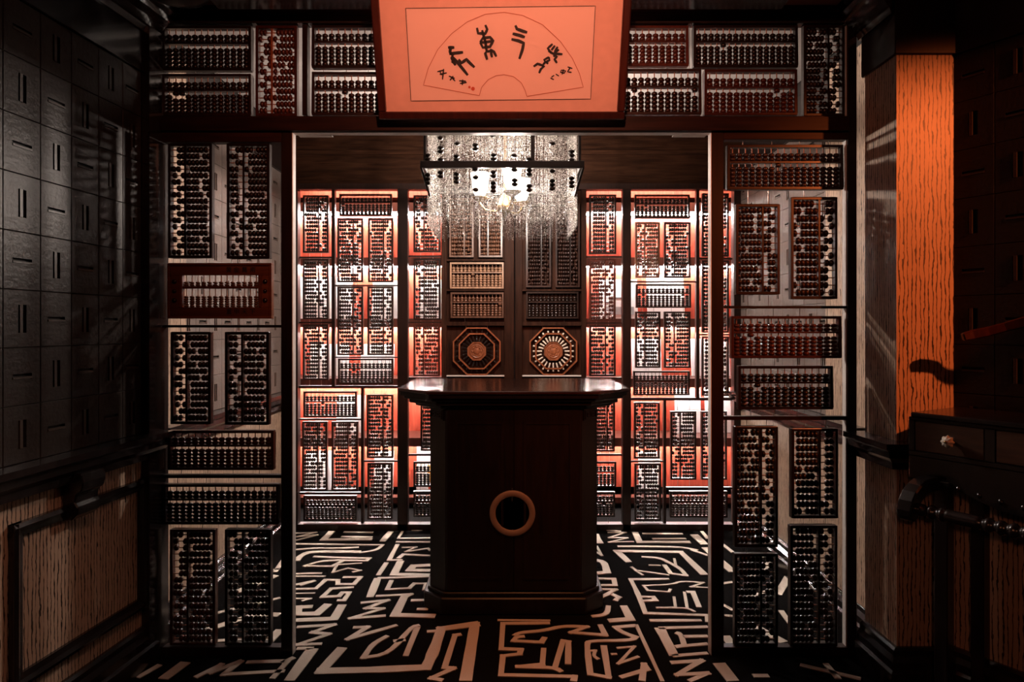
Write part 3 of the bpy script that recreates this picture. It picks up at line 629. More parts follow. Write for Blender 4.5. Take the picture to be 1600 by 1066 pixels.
BACK = [
 ('a',(473,305,513,395),'R','ebony','topmost upright abacus in the leftmost column of the back screen'),
 ('a',(473,405,513,499),'R','ebony','second upright abacus from top in leftmost column of back screen'),
 ('a',(473,507,513,594),'R','ebony','third upright abacus from top in leftmost column of back screen'),
 ('a',(530,303,612,337),'H','ebony','small horizontal abacus at top of the left bay, back screen'),
 ('a',(527,341,567,441),'R','ebony','upright abacus under the top horizontal one of left bay, left of pair'),
 ('a',(575,341,614,441),'R','dark','upright abacus under the top horizontal one of left bay, right of pair'),
 ('a',(527,448,567,555),'R','ebony','upright abacus in middle of left bay, left of the lower pair'),
 ('a',(574,448,614,555),'R','ebony','upright abacus in middle of left bay, right of the lower pair'),
 ('a',(528,560.5,614,600),'H','ebony','horizontal abacus just above the cross rail of left bay'),
 ('a',(474,612,557,652),'H','ebony','horizontal abacus just under the cross rail of left bay'),
 ('a',(472,659,511,767),'R','ebony','upright abacus low in left bay, leftmost of the lower pair'),
 ('a',(518,659,559,767),'R','dark','upright abacus low in left bay, second from left'),
 ('a',(474,775,557,814),'H','ebony','horizontal abacus at the bottom left corner of back screen'),
 ('a',(573,617,614,716),'R','ebony','upright abacus left of the desk in left bay, upper of two'),
 ('a',(574,724,613,812),'R','dark','upright abacus left of the desk in left bay, lower of two'),
 ('b',(646,305,688,394),'L','ebony','upright abacus half behind the left edge of the chandelier'),
 ('b',(646,404,688,500),'L','ebony','upright abacus below the chandelier edge, narrow left bay'),
 ('b',(646,507,687,588),'L','red','red framed upright abacus above the left end of the desk'),
 ('b',(657,613,686,705),'R','ebony','upright abacus peeping out below the left end of desk top'),
 ('b',(646,722,686,761),'H','ebony','horizontal abacus half hidden left of the desk, upper one'),
 ('b',(646,768,686,808),'H','ebony','horizontal abacus half hidden left of the desk, lower one'),
 ('c',(702,310,740,402),'R','brown','upright abacus on the left door behind the bead curtain, left of two'),
 ('c',(748,310,785,402),'L','brown','upright abacus on the left door behind the bead curtain, right of two'),
 ('c',(703,410,787,451),'H','tan','light brown horizontal abacus on the left door, upper of two'),
 ('c',(704,457,787,497),'H','brown','brown horizontal abacus on the left door, lower of two'),
 ('c',(822,318,861,449),'R','dark','tall upright abacus on the right door, left of two'),
 ('c',(868,318,906,449),'R','dark','tall upright abacus on the right door, right of two'),
 ('c',(822,456,904,498),'H','ebony','dark horizontal abacus on the right door'),
 ('d',(921,304,963,397),'R','ebony','upright abacus right of the chandelier, topmost in narrow right bay'),
 ('d',(921,405,962,502),'R','red','red beaded upright abacus in the narrow right bay'),
 ('d',(921,509,962,588),'R','ebony','upright abacus above the right end of the desk'),
 ('d',(930,618,961,706),'R','dark','upright abacus peeping out below the right end of desk top'),
 ('d',(922,722,963,762),'H','ebony','horizontal abacus half hidden right of the desk, upper one'),
 ('d',(922,769,961,808),'H','ebony','horizontal abacus half hidden right of the desk, lower one'),
 ('e',(992,304,1078,341),'H','ebony','small horizontal abacus at top of the right bay, back screen'),
 ('e',(993,347,1031,434),'L','brown','brown upright abacus near top of right bay, left of pair'),
 ('e',(1038,347,1079,434),'L','ebony','black upright abacus near top of right bay, right of pair'),
 ('e',(994,444,1080,481),'H','ebony','horizontal abacus halfway up the right bay, between the pairs'),
 ('e',(993,487,1032,575),'L','ebony','upright abacus in middle of right bay, left of lower pair'),
 ('e',(1038,487,1079,575),'L','ebony','upright abacus in middle of right bay, right of lower pair'),
 ('e',(990,580,1078,618),'H','ebony','horizontal abacus just above the cross rail of right bay'),
 ('e',(1097,302,1139,401),'R','dark','topmost upright abacus in the rightmost column of the back screen'),
 ('e',(1097,407,1139,520),'R','ebony','second upright abacus in rightmost column, beside the front screen post'),
 ('e',(1097,526,1139,619),'R','dark','third upright abacus in rightmost column, beside the front screen post'),
 ('e',(991,629,1031,717),'L','ebony','upright abacus right of the desk in right bay, upper of two'),
 ('e',(992,725,1033,814),'L','ebony','upright abacus right of the desk in right bay, lower of two'),
 ('e',(1048,643,1088,750),'L','ebony','upright abacus low in right bay, left of lower pair'),
 ('e',(1096,643,1136,750),'L','ebony','upright abacus low in right bay, beside the front screen post'),
 ('e',(1047,768,1137,809),'H','ebony','horizontal abacus at the bottom right corner of back screen'),
]
random.seed(23); its = []
for g_, rect, o_, wd, lb in BACK:
    Lp = (rect[2]-rect[0]) if o_ == 'H' else (rect[3]-rect[1])
    dd = QA if g_ != 'c' else QA - 0.012
    its.append((rect, abacus(rect, dd, o_, wd, lb, bg[g_], max(4, round((Lp-6)/6.0)), False, 0.03)))
add_wires(its, QR + QT + QM + [(410,288,1190,297),(440,818,1175,QL),(698,586.5,788,588.3),(816,586.5,908,588.3)], QA, 0.03, QF)
# octagonal abacuses on the doors
def octagon(px, py, bead, label, lit):
    c = P(px, py, QA - 0.012); R = 37.2*QA/F; t = thing('octagonal_abacus', label, 'abacus', (c.x, c.y, c.z - R), 'octagonal abacuses on the doors')
    O8 = lambda r: [(r/math.cos(math.pi/8)*math.cos(math.pi/8 + k*math.pi/4), R + r/math.cos(math.pi/8)*math.sin(math.pi/8 + k*math.pi/4)) for k in range(8)]
    def ring(name, r0, r1, d, mat):
        a, b = O8(r0), O8(r1); mb = MB()
        for k in range(8):
            q = (k+1) % 8
            mb.hull8([(a[k][0],-d,a[k][1]),(a[q][0],-d,a[q][1]),(a[q][0],d,a[q][1]),(a[k][0],d,a[k][1]),(b[k][0],-d,b[k][1]),(b[q][0],-d,b[q][1]),(b[q][0],d,b[q][1]),(b[k][0],d,b[k][1])])
        mb.build(name, M[mat], t)
    ring('outer_frame', R*0.945, R, 0.012, 'octa'); ring('middle_frame', R*0.70, R*0.755, 0.011, 'octa')
    MB().prism_y(O8(R*0.385), -0.012, 0.012).build('hub', M['octa'], t)
    ring('hub_rim', R*0.33, R*0.385, 0.017, 'octa')
    md = MB(); md.lathe([(R*0.30,-0.012),(R*0.30,-0.0155),(R*0.26,-0.0165),(R*0.24,-0.0145),(R*0.14,-0.0145),(R*0.12,-0.0175),(R*0.05,-0.019),(0.0005,-0.019)], (0,0,R), 'y', 20)
    for k in range(8):
        a = k*math.pi/4; md.lathe([(R*0.035,-0.0145),(R*0.03,-0.0185),(0.0005,-0.0195)], (R*0.19*math.cos(a),0,R+R*0.19*math.sin(a)), 'y', 8)
    md.sm = [False]*len(md.sm); md.build('medallion', M['octa'], t)
    rd = MB(); bd = MB(); bd2 = MB()
    for k in range(24):
        a = k*math.pi/12; dx, dz = math.cos(a), math.sin(a); ph = ((a + math.pi/8) % (math.pi/4)) - math.pi/8; ext = 1/math.cos(ph)
        rd.tube([(R*0.36*dx,0,R+R*0.36*dz),(R*0.96*ext*dx,0,R+R*0.96*ext*dz)], 0.0016, 4)
        M4 = Matrix.Translation((0,0,R)) @ Matrix.Rotation(-a, 4, 'Y')
        outer = bead and (math.sin(a) < 0.05)
        s0 = R*0.47*ext if outer else R*0.41*ext
        if bead and math.sin(a) < -0.05: s0 = R*0.485*ext
        for j in range(5):
            q = M4 @ Vector((s0 + 0.0072*(j+0.5), 0, 0)); 
            tmp = MB().lathe([(0.0032,-0.0034),(0.0072,-0.0006),(0.0072,0.0006),(0.0032,0.0034)], (0,0,0), 'x', 7); tmp.xf(Matrix.Translation(q) @ Matrix.Rotation(-a,4,'Y'))
            bd.add(tmp.v, tmp.f, True)
        for j in range(2):
            q = M4 @ Vector((R*0.765*ext + 0.0072*(j+0.6), 0, 0)); tmp = MB().lathe([(0.0032,-0.0034),(0.0072,-0.0006),(0.0072,0.0006),(0.0032,0.0034)], (0,0,0), 'x', 7); tmp.xf(Matrix.Translation(q) @ Matrix.Rotation(-a,4,'Y'))
            bd.add(tmp.v, tmp.f, True)
    rd.build('rod', M['dark'], t, kind='stuff'); bd.build('bead', M['ivory' if bead else 'dark'], t, kind='stuff')
    for k in (-0.45, 0.45): MB().tube([(R*k,0,R*2-0.006 - (0.02 if abs(k)>0.42 else 0)),(R*k,0,R*2+0.0095)], 0.0013, 5).build('hanging_wire', M['steel'], t)
octagon(745, 549, False, 'octagonal abacus with dark beads on the left door', 0)
octagon(864.5, 549, True, 'octagonal abacus with ivory beads on the right door', 1)
# ================================================================ lit shelves behind the back screen
def shelf_unit(x0, x1, label):
    y0, y1 = 5.36, 5.72; t = thing('lit_shelf_unit', label, 'shelf', ((x0+x1)/2, (y0+y1)/2, 0), 'lit shelf units behind the back screen'); Tm = Matrix.Translation(-t.location)
    B = lambda mb, nm, mt: mb.xf(Tm).build(nm, M[mt], t)
    B(MB().box(x0, x1, y1, y1+0.02, 0, 2.62), 'back_panel', 'shelf')
    for xs in (x0, x1-0.03): B(MB().box(xs, xs+0.03, y0+0.02, y1, 0, 2.62), 'side_panel', 'shelf')
    B(MB().box(x0+0.03, x1-0.03, y0+0.1, y1, 0, 0.085), 'plinth', 'dark')
    B(MB().box(x0, x1, y0-0.01, y1, 2.44, 2.62), 'cornice', 'shelf')
    for z in (0.085, 0.555, 1.02, 1.49, 1.97, 2.40):
        B(MB().box(x0+0.03, x1-0.03, y0, y1, z-0.045, z), 'shelf_board', 'red')
        if z > 0.1:
            B(MB().box(x0+0.03, x1-0.03, y0-0.012, y0, z-0.068, z), 'shelf_lip', 'red')
            B(MB().box(x0+0.05, x1-0.05, y1-0.10, y1-0.08, z-0.053, z-0.045), 'led_strip', 'led')
shelf_unit(-1.86, -0.52, 'red wood shelf unit with led strips behind left bays of the back screen')
shelf_unit(0.52, 1.86, 'red wood shelf unit with led strips behind right bays of the back screen')
def card(px, py, wpx, hpx, label, marks=()):
    Dc = 5.62; zsh = max(z for z in (0.085, 0.555, 1.02, 1.49, 1.97) if z < Z(py, Dc)); ww, hh = wpx*Dc/F, hpx*Dc/F
    t = thing('display_card', label, 'card', (X(px, Dc), Dc - 0.02, zsh + 0.0025), 'white cards standing on the lit shelves')
    t.rotation_euler = (math.radians(-8), 0, 0)
    MB().box(-ww/2, ww/2, -0.006, 0.006, 0, hh).build('board', M['card'], t)
    for (x0, z0, x1, z1, mt) in marks: MB().box(x0*ww, x1*ww, -0.0075, -0.006, z0*hh, z1*hh).build('print', M[mt], t)
    return t
card(674, 470, 34, 62, 'white printed card on the shelf left of the doors', [(-0.3,0.2,0.3,0.22,'grey'),(-0.3,0.3,0.3,0.32,'grey'),(-0.3,0.4,0.2,0.42,'grey')])
card(672, 742, 42, 76, 'white card with yellow and red print near the floor', [(-0.1,0.15,0.4,0.5,'yellow'),(-0.05,0.02,0.35,0.12,'redink')])
c = card(966, 470, 60, 62, 'white card with a large zero printed beside the right post', [(-0.35,0.10,0.40,0.30,'grey'),(-0.35,0.40,-0.1,0.415,'ink'),(-0.2,0.52,0.3,0.535,'ink')])
letters('0', (956.5,), 449, 20, c, c.location.y - 0.045, 5.6, 'ink', 'numeral')
card(1040, 460, 58, 70, 'wide white card halfway up the right bay')
card(1075, 662, 40, 68, 'white card low on the right shelves, left one')
card(1122, 660, 40, 70, 'white card low on the right shelves, right one')
card(505, 468, 90, 66, 'wide white card on the middle shelf of left bay')
card(605, 470, 46, 60, 'white card beside the left post on the middle shelf')
card(515, 572, 60, 50, 'white card behind the third abacus of the leftmost column')
card(498, 735, 40, 60, 'white card near the floor behind lowest left bay abacuses')
card(600, 735, 30, 60, 'white card near the floor beside the left post')
card(1015, 735, 34, 60, 'white card near the floor right of the desk')
card(548, 655, 44, 58, 'white card behind upper abacus of left lower bay')
card(590, 570, 52, 50, 'white card behind the horizontal abacus above left cross rail')
card(1010, 570, 46, 58, 'white card behind the lower pair of right bay')
card(1110, 570, 60, 58, 'white card behind the rightmost column')
# ================================================================ reception desk
DK = (0.008, 3.70)
desk = thing('reception_desk', 'dark wooden reception desk with chamfered corners and a round ring plate', 'desk', (DK[0], DK[1], 0))
def octo(w, y0, y1, c, cb=0.0):
    p = [(-w+c, y0), (w-c, y0), (w, y0+c), (w, y1-cb)]
    if cb: p += [(w-cb, y1), (-w+cb, y1)]
    else: p += [(w, y1), (-w, y1)]
    return p + ([(-w, y1-cb)] if cb else []) + [(-w, y0+c)] if cb else p[:4] + [(w, y1)][:0] + [(-w, y1), (-w, y0+c)]
yF, yB = 3.30 - DK[1], 4.15 - DK[1]
def slab(name, ins, z0, z1, mat, w=0.592, c=0.172, bev=0.0):
    k = 0.414*ins
    poly = octo(w-ins, yF+ins, yB-ins, c-ins*0.586*0.5)
    return MB().prism(poly, z0, z1).build(name, M[mat], desk, bevel=bev)
slab('desk_top', 0.0, 1.095, 1.112, 'desk', bev=0.004)
slab('top_moulding', 0.012, 1.075, 1.095, 'desk_side'); slab('top_moulding', 0.030, 1.058, 1.075, 'desk_side', bev=0.004); slab('top_moulding', 0.055, 1.035, 1.058, 'desk_side', bev=0.004); slab('top_moulding', 0.085, 1.018, 1.035, 'desk_side', bev=0.004)
by0, by1, bw, bc = 3.40 - DK[1], 4.06 - DK[1], 0.425, 0.085
MB().prism(octo(bw, by0, by1, bc), 0.09, 1.018).build('body', M['desk_side'], desk)
MB().prism(octo(bw+0.03, by0-0.035, by1+0.02, bc+0.012), 0, 0.085).build('plinth', M['desk_side'], desk, bevel=0.006)
MB().prism(octo(bw+0.012, by0-0.014, by1+0.01, bc+0.005), 0.085, 0.105).build('plinth_moulding', M['desk_side'], desk, bevel=0.004)
for sx in (-1, 1):
    x0, x1 = sorted((sx*0.002, sx*(bw-bc-0.006)))
    d = MB().box(x0, x1, by0-0.012, by0, 0.112, 1.010).build('door', M['desk_side'], desk, bevel=0.003)
    xa, xb = sorted((sx*0.05, sx*(bw-bc-0.05)))
    fr = MB()
    for r in ((xa,xb,0.17,0.182),(xa,xb,0.94,0.952),(xa,xa+0.012,0.182,0.94),(xb-0.012,xb,0.182,0.94)): fr.box(r[0], r[1], by0-0.016, by0-0.012, r[2], r[3])
    fr.build('panel_moulding', M['desk_side'], d)
    # carved key-pattern block on the chamfer
    n = Vector((sx, -1, 0)).normalized(); tdir = Vector((n.y, -n.x, 0)) * (-1); mid = Vector((sx*(bw-bc/2), by0+bc/2, 0)); hw = 0.052
    def cbox(mb, u0, u1, h0, h1, z0, z1): mb.hull8([mid+tdir*u0+n*h1+Vector((0,0,z0)), mid+tdir*u1+n*h1+Vector((0,0,z0)), mid+tdir*u1+n*h0+Vector((0,0,z0)), mid+tdir*u0+n*h0+Vector((0,0,z0)), mid+tdir*u0+n*h1+Vector((0,0,z1)), mid+tdir*u1+n*h1+Vector((0,0,z1)), mid+tdir*u1+n*h0+Vector((0,0,z1)), mid+tdir*u0+n*h0+Vector((0,0,z1))])
    blk = MB(); cbox(blk, -hw, hw, 0, 0.008, 0.955, 1.012); bo = blk.build('carved_block', M['desk_side'], desk)
    kp = MB(); h0, h1 = 0.008, 0.013
    for u0, u1, z0, z1 in ((-0.044,0.044,1.000,1.005),(-0.044,0.044,0.962,0.967),(-0.044,-0.038,0.967,1.0),(0.038,0.044,0.967,1.0),(-0.03,-0.006,0.989,0.994),(-0.03,-0.024,0.973,0.989),(-0.024,-0.010,0.973,0.978),(0.006,0.03,0.989,0.994),(0.006,0.012,0.973,0.989),(0.012,0.026,0.973,0.978),(-0.002,0.002,0.973,0.994)): cbox(kp, u0, u1, h0, h1, z0, z1)
    kp.build('key_pattern', M['desk_side'], bo)
M['ringplate'] = plain('bronze_ring_plate', (0.17,0.125,0.10), 0.6, 0.1, 0.12, 14)
rz = 0.498; yr = by0 - 0.012
MB().lathe([(0.0835,0.0),(0.0835,-0.006),(0.087,-0.010),(0.109,-0.010),(0.114,-0.006),(0.114,0.0)], (-0.006,yr,rz), 'y', 48).build('ring_plate', M['ringplate'], desk)
for nm, zz, hh in (('lock_pin', rz+0.118, 0.008), ('lock_pin', rz+0.060, 0.034), ('lock_pin', rz-0.088, 0.008)):
    MB().box(-0.0095, -0.0045, yr-0.007, yr, zz, zz+hh).build(nm, M['steel'], desk, bevel=0.001)
# ================================================================ hanging picture
def plane_pt(px, py):  # the leaning picture plane: bottom at depth 2.885, top nearer
    o = Vector((0, 2.885, 2.30)); u = Vector((0, -0.385, 0.923)); nrm = Vector((0, 0.923, 0.385))
    d = Vector(((px-CX)/F, 1, -(py-CY)/F)); c = Vector((0,0,EYE)); tt = (o - c).dot(nrm)/d.dot(nrm); q = c + d*tt
    return Vector(((q.x - PICX), 0, (q - o).dot(u)))
PICX = X(784, 2.885)
pic = thing('hanging_picture', 'framed fan calligraphy lit orange, leaning forward on the screen header', 'picture', (PICX, 2.885, 2.30))
pic.rotation_euler = (math.atan2(0.385, 0.923), 0, 0)
a = plane_pt(593, 185); b = plane_pt(975, 185); PW = (b.x - a.x); x0 = a.x; x1 = b.x; H_ = 0.555; z0 = 0.0
fw = 0.032; dp = 0.03
for nm, r in (('frame',(x0,x1,0,fw)),('frame',(x0,x1,H_-fw,H_)),('frame',(x0,x0+fw,fw,H_-fw)),('frame',(x1-fw,x1,fw,H_-fw))):
    xa, xb, za, zb = r; o_ = MB().box(xa, xb, -0.02, 0.012, za, zb).build(nm, M['frame'], pic, bevel=0.005)
fi = 0.008
MB().box(x0+fw*0.5, x1-fw*0.5, 0.004, 0.010, fw*0.5, H_-fw*0.5).build('mount', M['silk'], pic)
MB().box(x0+fw, x1-fw, -0.0085, -0.0065, fw, H_-fw).build('glass_pane', M['glass'], pic)
Zp = lambda *q: [plane_pt(560 + q[i]/3.2295, q[i+1]/3.2295) for i in range(0, len(q), 2)]
def sheet(name, pts, mat, y=0.0015):
    MB().loft([[(p.x, 0.004, p.z) for p in pts], [(p.x, y, p.z) for p in pts]]).build(name, M[mat], pic)
sheet('paper', Zp(265,510,1172,500,1196,30,238,42), 'paper', 0.003)
def stroke_mb(mb, pts, wd, y=0.0015, taper=0.25):
    out = [pts[0]]
    for p, q in zip(pts, pts[1:]): k = max(1, int((q-p).length/0.008)); out += [p.lerp(q, (i+1)/k) for i in range(k)]
    n = len(out); Ls = []; 
    for i, p in enumerate(out):
        t = (out[min(i+1,n-1)] - out[max(i-1,0)]).normalized(); nr = Vector((-t.z,0,t.x)); f = i/max(1,n-1)
        hw = wd/2*(1 - taper*max(0, abs(2*f-1)-0.5)*2)
        Ls.append([(p+nr*hw)[:], (p-nr*hw)[:]])
    rings = [[(l[0],0.003,l[2]),(l[0],y,l[2]),(r[0],y,r[2]),(r[0],0.003,r[2])] for l, r in Ls]
    return mb.loft(rings)
def line(name, pix, wd, mat): stroke_mb(MB(), Zp(*pix), wd, taper=0).build(name, M[mat], pic)
line('border_line', (238,42,1196,30,1172,500,265,510,238,42), 0.0022, 'ink')
M['fanline'] = plain('rust_line', (0.45,0.13,0.06), 0.7)
def arc(c, pts): return pts
line('fan_outline', (850,487,1135,440,1115,370,1080,295,1020,210,930,125,830,78,735,62,640,72,550,110,470,170,400,250,352,345,328,430,610,483), 0.0022, 'fanline')
line('fan_outline', (610,483,622,440,655,402,695,382,735,377,783,387,822,418,842,458,850,487), 0.0022, 'fanline')
def character(strokes, wd=0.009):
    mb = MB()
    for s_ in strokes: stroke_mb(mb, Zp(*s_), wd)
    mb.build('ink_character', M['ink'], pic)
character([(452,240,484,240),(466,236,462,262,480,282),(458,272,492,268,528,264),(470,282,512,330,552,380),(484,300,472,318),(505,300,520,318,545,300,562,318,586,340),(468,288,490,330)], 0.0125)
character([(598,140,604,168,640,170,650,148,640,126),(624,152,640,210,648,262),(614,214,628,192,664,188,680,206,664,236,628,240,614,214),(616,216,676,208),(646,262,640,270,650,302),(648,260,668,258,674,290),(664,250,684,262,696,286)], 0.0112)
character([(792,128,800,146,826,156,852,164),(778,170,810,178,840,188),(772,198,808,206,834,218,828,250,812,298)], 0.0125)
character([(980,222,956,244,972,268),(992,230,974,254),(1006,236,990,262),(1012,250,984,272,958,256),(1030,274,1000,272,984,286),(1004,282,990,300,1002,318),(962,288,938,302,944,314,964,304,962,288),(944,312,930,330,940,338),(948,316,958,322),(934,332,904,322,884,336),(934,336,920,350,912,370)], 0.0100)
for st in ([(398,362,432,354),(410,376,446,368),(430,348,424,402),(412,362,420,380)],[(456,384,486,396),(478,384,462,406),(470,390,488,410)],[(508,408,542,410),(526,402,524,430),(512,422,546,416)],
           [(1056,338,1080,346),(1070,340,1056,362,1076,366)],[(1024,354,1046,358,1038,370,1020,364,1024,354),(1036,350,1028,376)],[(996,374,1012,384),(970,394,986,402),(988,380,974,390)]): character(st, 0.0058)
for q in ((578,448,9),(560,440,6)):
    c0 = Zp(q[0], q[1])[0]; MB().lathe([(q[2]*0.00085,0.003),(q[2]*0.00085,0.0015)], (c0.x,0,c0.z), 'y', 14).build('seal_mark', M['redink'], pic)
for k in (-0.3, 0.3): MB().tube([(k, 0.013, H_*0.8), (k, 0.013+0.07, H_*0.8+0.085)], 0.002, 5).build('hanging_wire', M['steel'], pic)
# ================================================================ chandelier
import numpy as np
CHX, CHY = -0.050, 3.85
ch = thing('bead_chandelier', 'rectangular chandelier with crystal bead curtains and black abacus beads, lit', 'chandelier', (CHX, CHY, CEIL))
hw, hd = 0.405, 0.335
def cbar(name, x0,x1,y0,y1,z0,z1): return MB().box(x0,x1,y0,y1,z0-CEIL,z1-CEIL).build(name, M['iron'], ch, bevel=0.002)
for z0_, z1_, e in ((2.74,2.785,0.0),(2.240,2.276,0.016)):
    n_ = 'top_rail' if z0_ > 2.5 else 'lower_rail'
    cbar(n_, -hw-e, hw+e, -hd-e, -hd-e+0.022, z0_, z1_); cbar(n_, -hw-e, hw+e, hd+e-0.022, hd+e, z0_, z1_)
    cbar(n_, -hw-e, -hw-e+0.022, -hd-e+0.022, hd+e-0.022, z0_, z1_); cbar(n_, hw+e-0.022, hw+e, -hd-e+0.022, hd+e-0.022, z0_, z1_)
for sx in (-1,1):
    for sy in (-1,1):
        cbar('corner_post', sx*hw-0.013 if sx>0 else -hw-0.001, hw+0.001 if sx>0 else -hw+0.013, sy*hd-0.013 if sy>0 else -hd-0.001, hd+0.001 if sy>0 else -hd+0.013, 2.27, 2.745)
        MB().tube([(sx*(hw+0.012), sy*(hd+0.012), 2.245-CEIL), (sx*(hw-0.03), sy*(hd-0.02), 2.10-CEIL)], 0.007, 5).build('brace', M['iron'], ch)
cbar('front_post', 0.146, 0.166, -hd-0.001, -hd+0.013, 2.27, 2.745)
for sx in (-1, 1): cbar('ceiling_bracket', sx*0.25-0.03, sx*0.25+0.03, -hd, -hd+0.03, 2.78, CEIL)
rng = np.random.default_rng(3)
def strands(name, path, pitch, ztop, zbot, jit, r0=0.0023):
    V, Fc = [], []; base = 0; quad = np.array([[0,1,2],[0,2,3],[0,3,4],[0,4,1],[5,2,1],[5,3,2],[5,4,3],[5,1,4]])
    for (xa, ya, xb, yb) in path:
        Ls = math.hypot(xb-xa, yb-ya); n = int(Ls/pitch)
        for i in range(n):
            f = (i+0.5)/n; x = xa+(xb-xa)*f + rng.normal(0,0.0008); y = ya+(yb-ya)*f + rng.normal(0,0.003)
            zb = zbot + abs(rng.normal(0, jit)); hb = 0.0088; m = int((ztop - zb)/hb)
            zc = ztop - hb*(np.arange(m)+0.5) - CEIL; r = r0*(0.75+0.5*rng.random(m)); a0 = rng.random(m)*1.57
            oct_ = np.zeros((m,6,3)); oct_[:,:,0] = x; oct_[:,:,1] = y; oct_[:,:,2] = zc[:,None]
            oct_[:,0,2] += hb*0.5; oct_[:,5,2] -= hb*0.5
            for k in range(4):
                oct_[:,1+k,0] += r*np.cos(a0+k*1.5708); oct_[:,1+k,1] += r*np.sin(a0+k*1.5708)
            V.append(oct_.reshape(-1,3)); Fc.append((quad[None] + base + 6*np.arange(m)[:,None,None]).reshape(-1,3)); base += 6*m
    V = np.concatenate(V); Fc = np.concatenate(Fc); me = bpy.data.meshes.new(name)
    me.vertices.add(len(V)); me.vertices.foreach_set('co', V.ravel()); me.loops.add(Fc.size); me.loops.foreach_set('vertex_index', Fc.ravel().astype(np.int32))
    me.polygons.add(len(Fc)); me.polygons.foreach_set('loop_start', np.arange(0, Fc.size, 3, dtype=np.int32)); me.polygons.foreach_set('loop_total', np.full(len(Fc), 3, dtype=np.int32))
    me.materials.append(M['crystal']); me.update(calc_edges=True); return obj(name, me, ch, None, 'stuff')
e = 0.018; xl, yl = hw-e, hd-e
strands('bead_curtain', [(-xl,-yl,xl,-yl)], 0.0072, 2.745, 1.945, 0.02)
strands('bead_curtain', [(-xl,yl,xl,yl)], 0.0075, 2.745, 1.94, 0.03)
strands('bead_curtain', [(-xl,-yl,-xl,yl)], 0.0095, 2.745, 1.935, 0.015); strands('bead_curtain', [(xl,-yl,xl,yl)], 0.0095, 2.745, 1.935, 0.015)
xi, yi = hw-0.07, hd-0.09
strands('bead_curtain', [(-xi,-yi,-0.26,-yi),(0.20,-yi,xi,-yi)], 0.0085, 2.745, 1.98, 0.05)
strands('bead_curtain', [(-xi,-yi,xi,-yi)], 0.0085, 2.745, 2.32, 0.01)
bme = MB().lathe([(0.006,-0.0105),(0.0165,-0.004),(0.0165,0.004),(0.006,0.0105)], (0,0,0), 'z', 10).mesh('abacus_bead', M['ebony'])
for zx, za, zb in ((175,170,235),(175,268,312),(175,372,440),(310,137,172),(303,240,320),(303,385,495),(458,150,230),(605,232,290),(770,235,268),(893,265,330),(603,370,450),(603,458,560),(893,355,430),(893,482,545),(1080,137,170),(1080,285,312),(1080,362,382),(1080,440,545),(1237,202,262),(1237,272,302),(1237,420,505),(70,232,308),(70,392,490),(455,348,362),(772,352,385),(775,436,485),(460,412,460),(460,512,560),(600,72,100),(890,55,95),(770,60,100),(175,90,92)):
    Dq = CHY - yl - 0.012; px = 655 + zx/5.2; n = max(1, round((zb-za)/5.2*Dq/F/0.0205))
    for k in range(n):
        pz = Z(195 + za/5.2, Dq) - 0.0205*(k+0.5); obj('abacus_bead', bme, ch, (X(px, Dq)-CHX, -yl-0.012, pz-CEIL))
# the lamp inside: brass stem, arms and glass shades
MB().lathe([(0.05,0.0),(0.05,-0.02),(0.009,-0.03),(0.009,-0.62),(0.02,-0.63),(0.034,-0.66),(0.045,-0.69),(0.045,-0.715),(0.02,-0.73),(0.012,-0.76),(0.0005,-0.775)], (0.012,0,0), 'z', 16).build('stem', M['brass'], ch)
for bx, by in BULBS:
    ex, ey = bx-CHX, by-CHY; zz = BULB_Z - CEIL
    MB().tube([(0.012,0,-0.70),(0.012+(ex-0.012)*0.4,ey*0.4,-0.725),(0.012+(ex-0.012)*0.8,ey*0.8,-0.715),(ex,ey,-0.68),(ex,ey,zz-0.075)], 0.006, 7).build('arm', M['brass'], ch)
    MB().lathe([(0.010,zz-0.098),(0.030,zz-0.090),(0.050,zz-0.074),(0.052,zz-0.070),(0.020,zz-0.070)], (ex,ey,0), 'z', 14).build('lamp_cup', M['brass'], ch)
    sm = MB(); sm.lathe([(0.022,zz-0.07),(0.036,zz-0.045),(0.046,zz-0.01),(0.049,zz+0.03),(0.055,zz+0.065)], (ex,ey,0), 'z', 20)
    n_ = 20; s_ = MB(); prof = [(0.022,zz-0.07),(0.036,zz-0.045),(0.046,zz-0.01),(0.049,zz+0.03),(0.055,zz+0.065)]
    rings = [[(ex+r*math.cos(2*math.pi*j/n_), ey+r*math.sin(2*math.pi*j/n_), h) for j in range(n_)] for r, h in prof]
    s_.loft(rings, False, True).build('glass_shade', M['shade'] if 'shade' in M else M['bulb'], ch)
    MB().lathe([(0.012,zz-0.05),(0.02,zz-0.02),(0.022,zz+0.0),(0.016,zz+0.02),(0.0005,zz+0.03)], (ex,ey,0), 'z', 12).build('light_bulb', M['bulb'], ch)
# ================================================================ washstand on the right
e2 = Vector((0.59, -1, 0)).normalized(); n2 = Vector((-1, -0.59, 0)).normalized()
WS = Vector((1.453, 2.50, 0))
ws = thing('washstand', 'dark washstand with drawers, ceramic knob and towel bar by the slanting wall', 'washstand', WS[:])
ws.rotation_euler = (0, 0, math.atan2(e2.y, e2.x))   # local x runs along the front, local -y points into the room
LEN, DEP = 0.86, 0.31
def wb(name, x0,x1,y0,y1,z0,z1, mat='black', par=None, bev=0.002): return MB().box(x0,x1,y0,y1,z0,z1).build(name, M[mat], par or ws, bevel=bev)
wb('table_top', 0.012, LEN, -0.012, DEP, 1.095, 1.113, 'black', bev=0.004)
wb('carcass', 0.0, LEN, 0.006, DEP-0.01, 0.955, 1.095, 'black')
wb('front_rail', 0.0, LEN, -0.002, 0.006, 1.083, 1.095); wb('front_rail', 0.0, LEN, -0.002, 0.006, 0.955, 0.972)
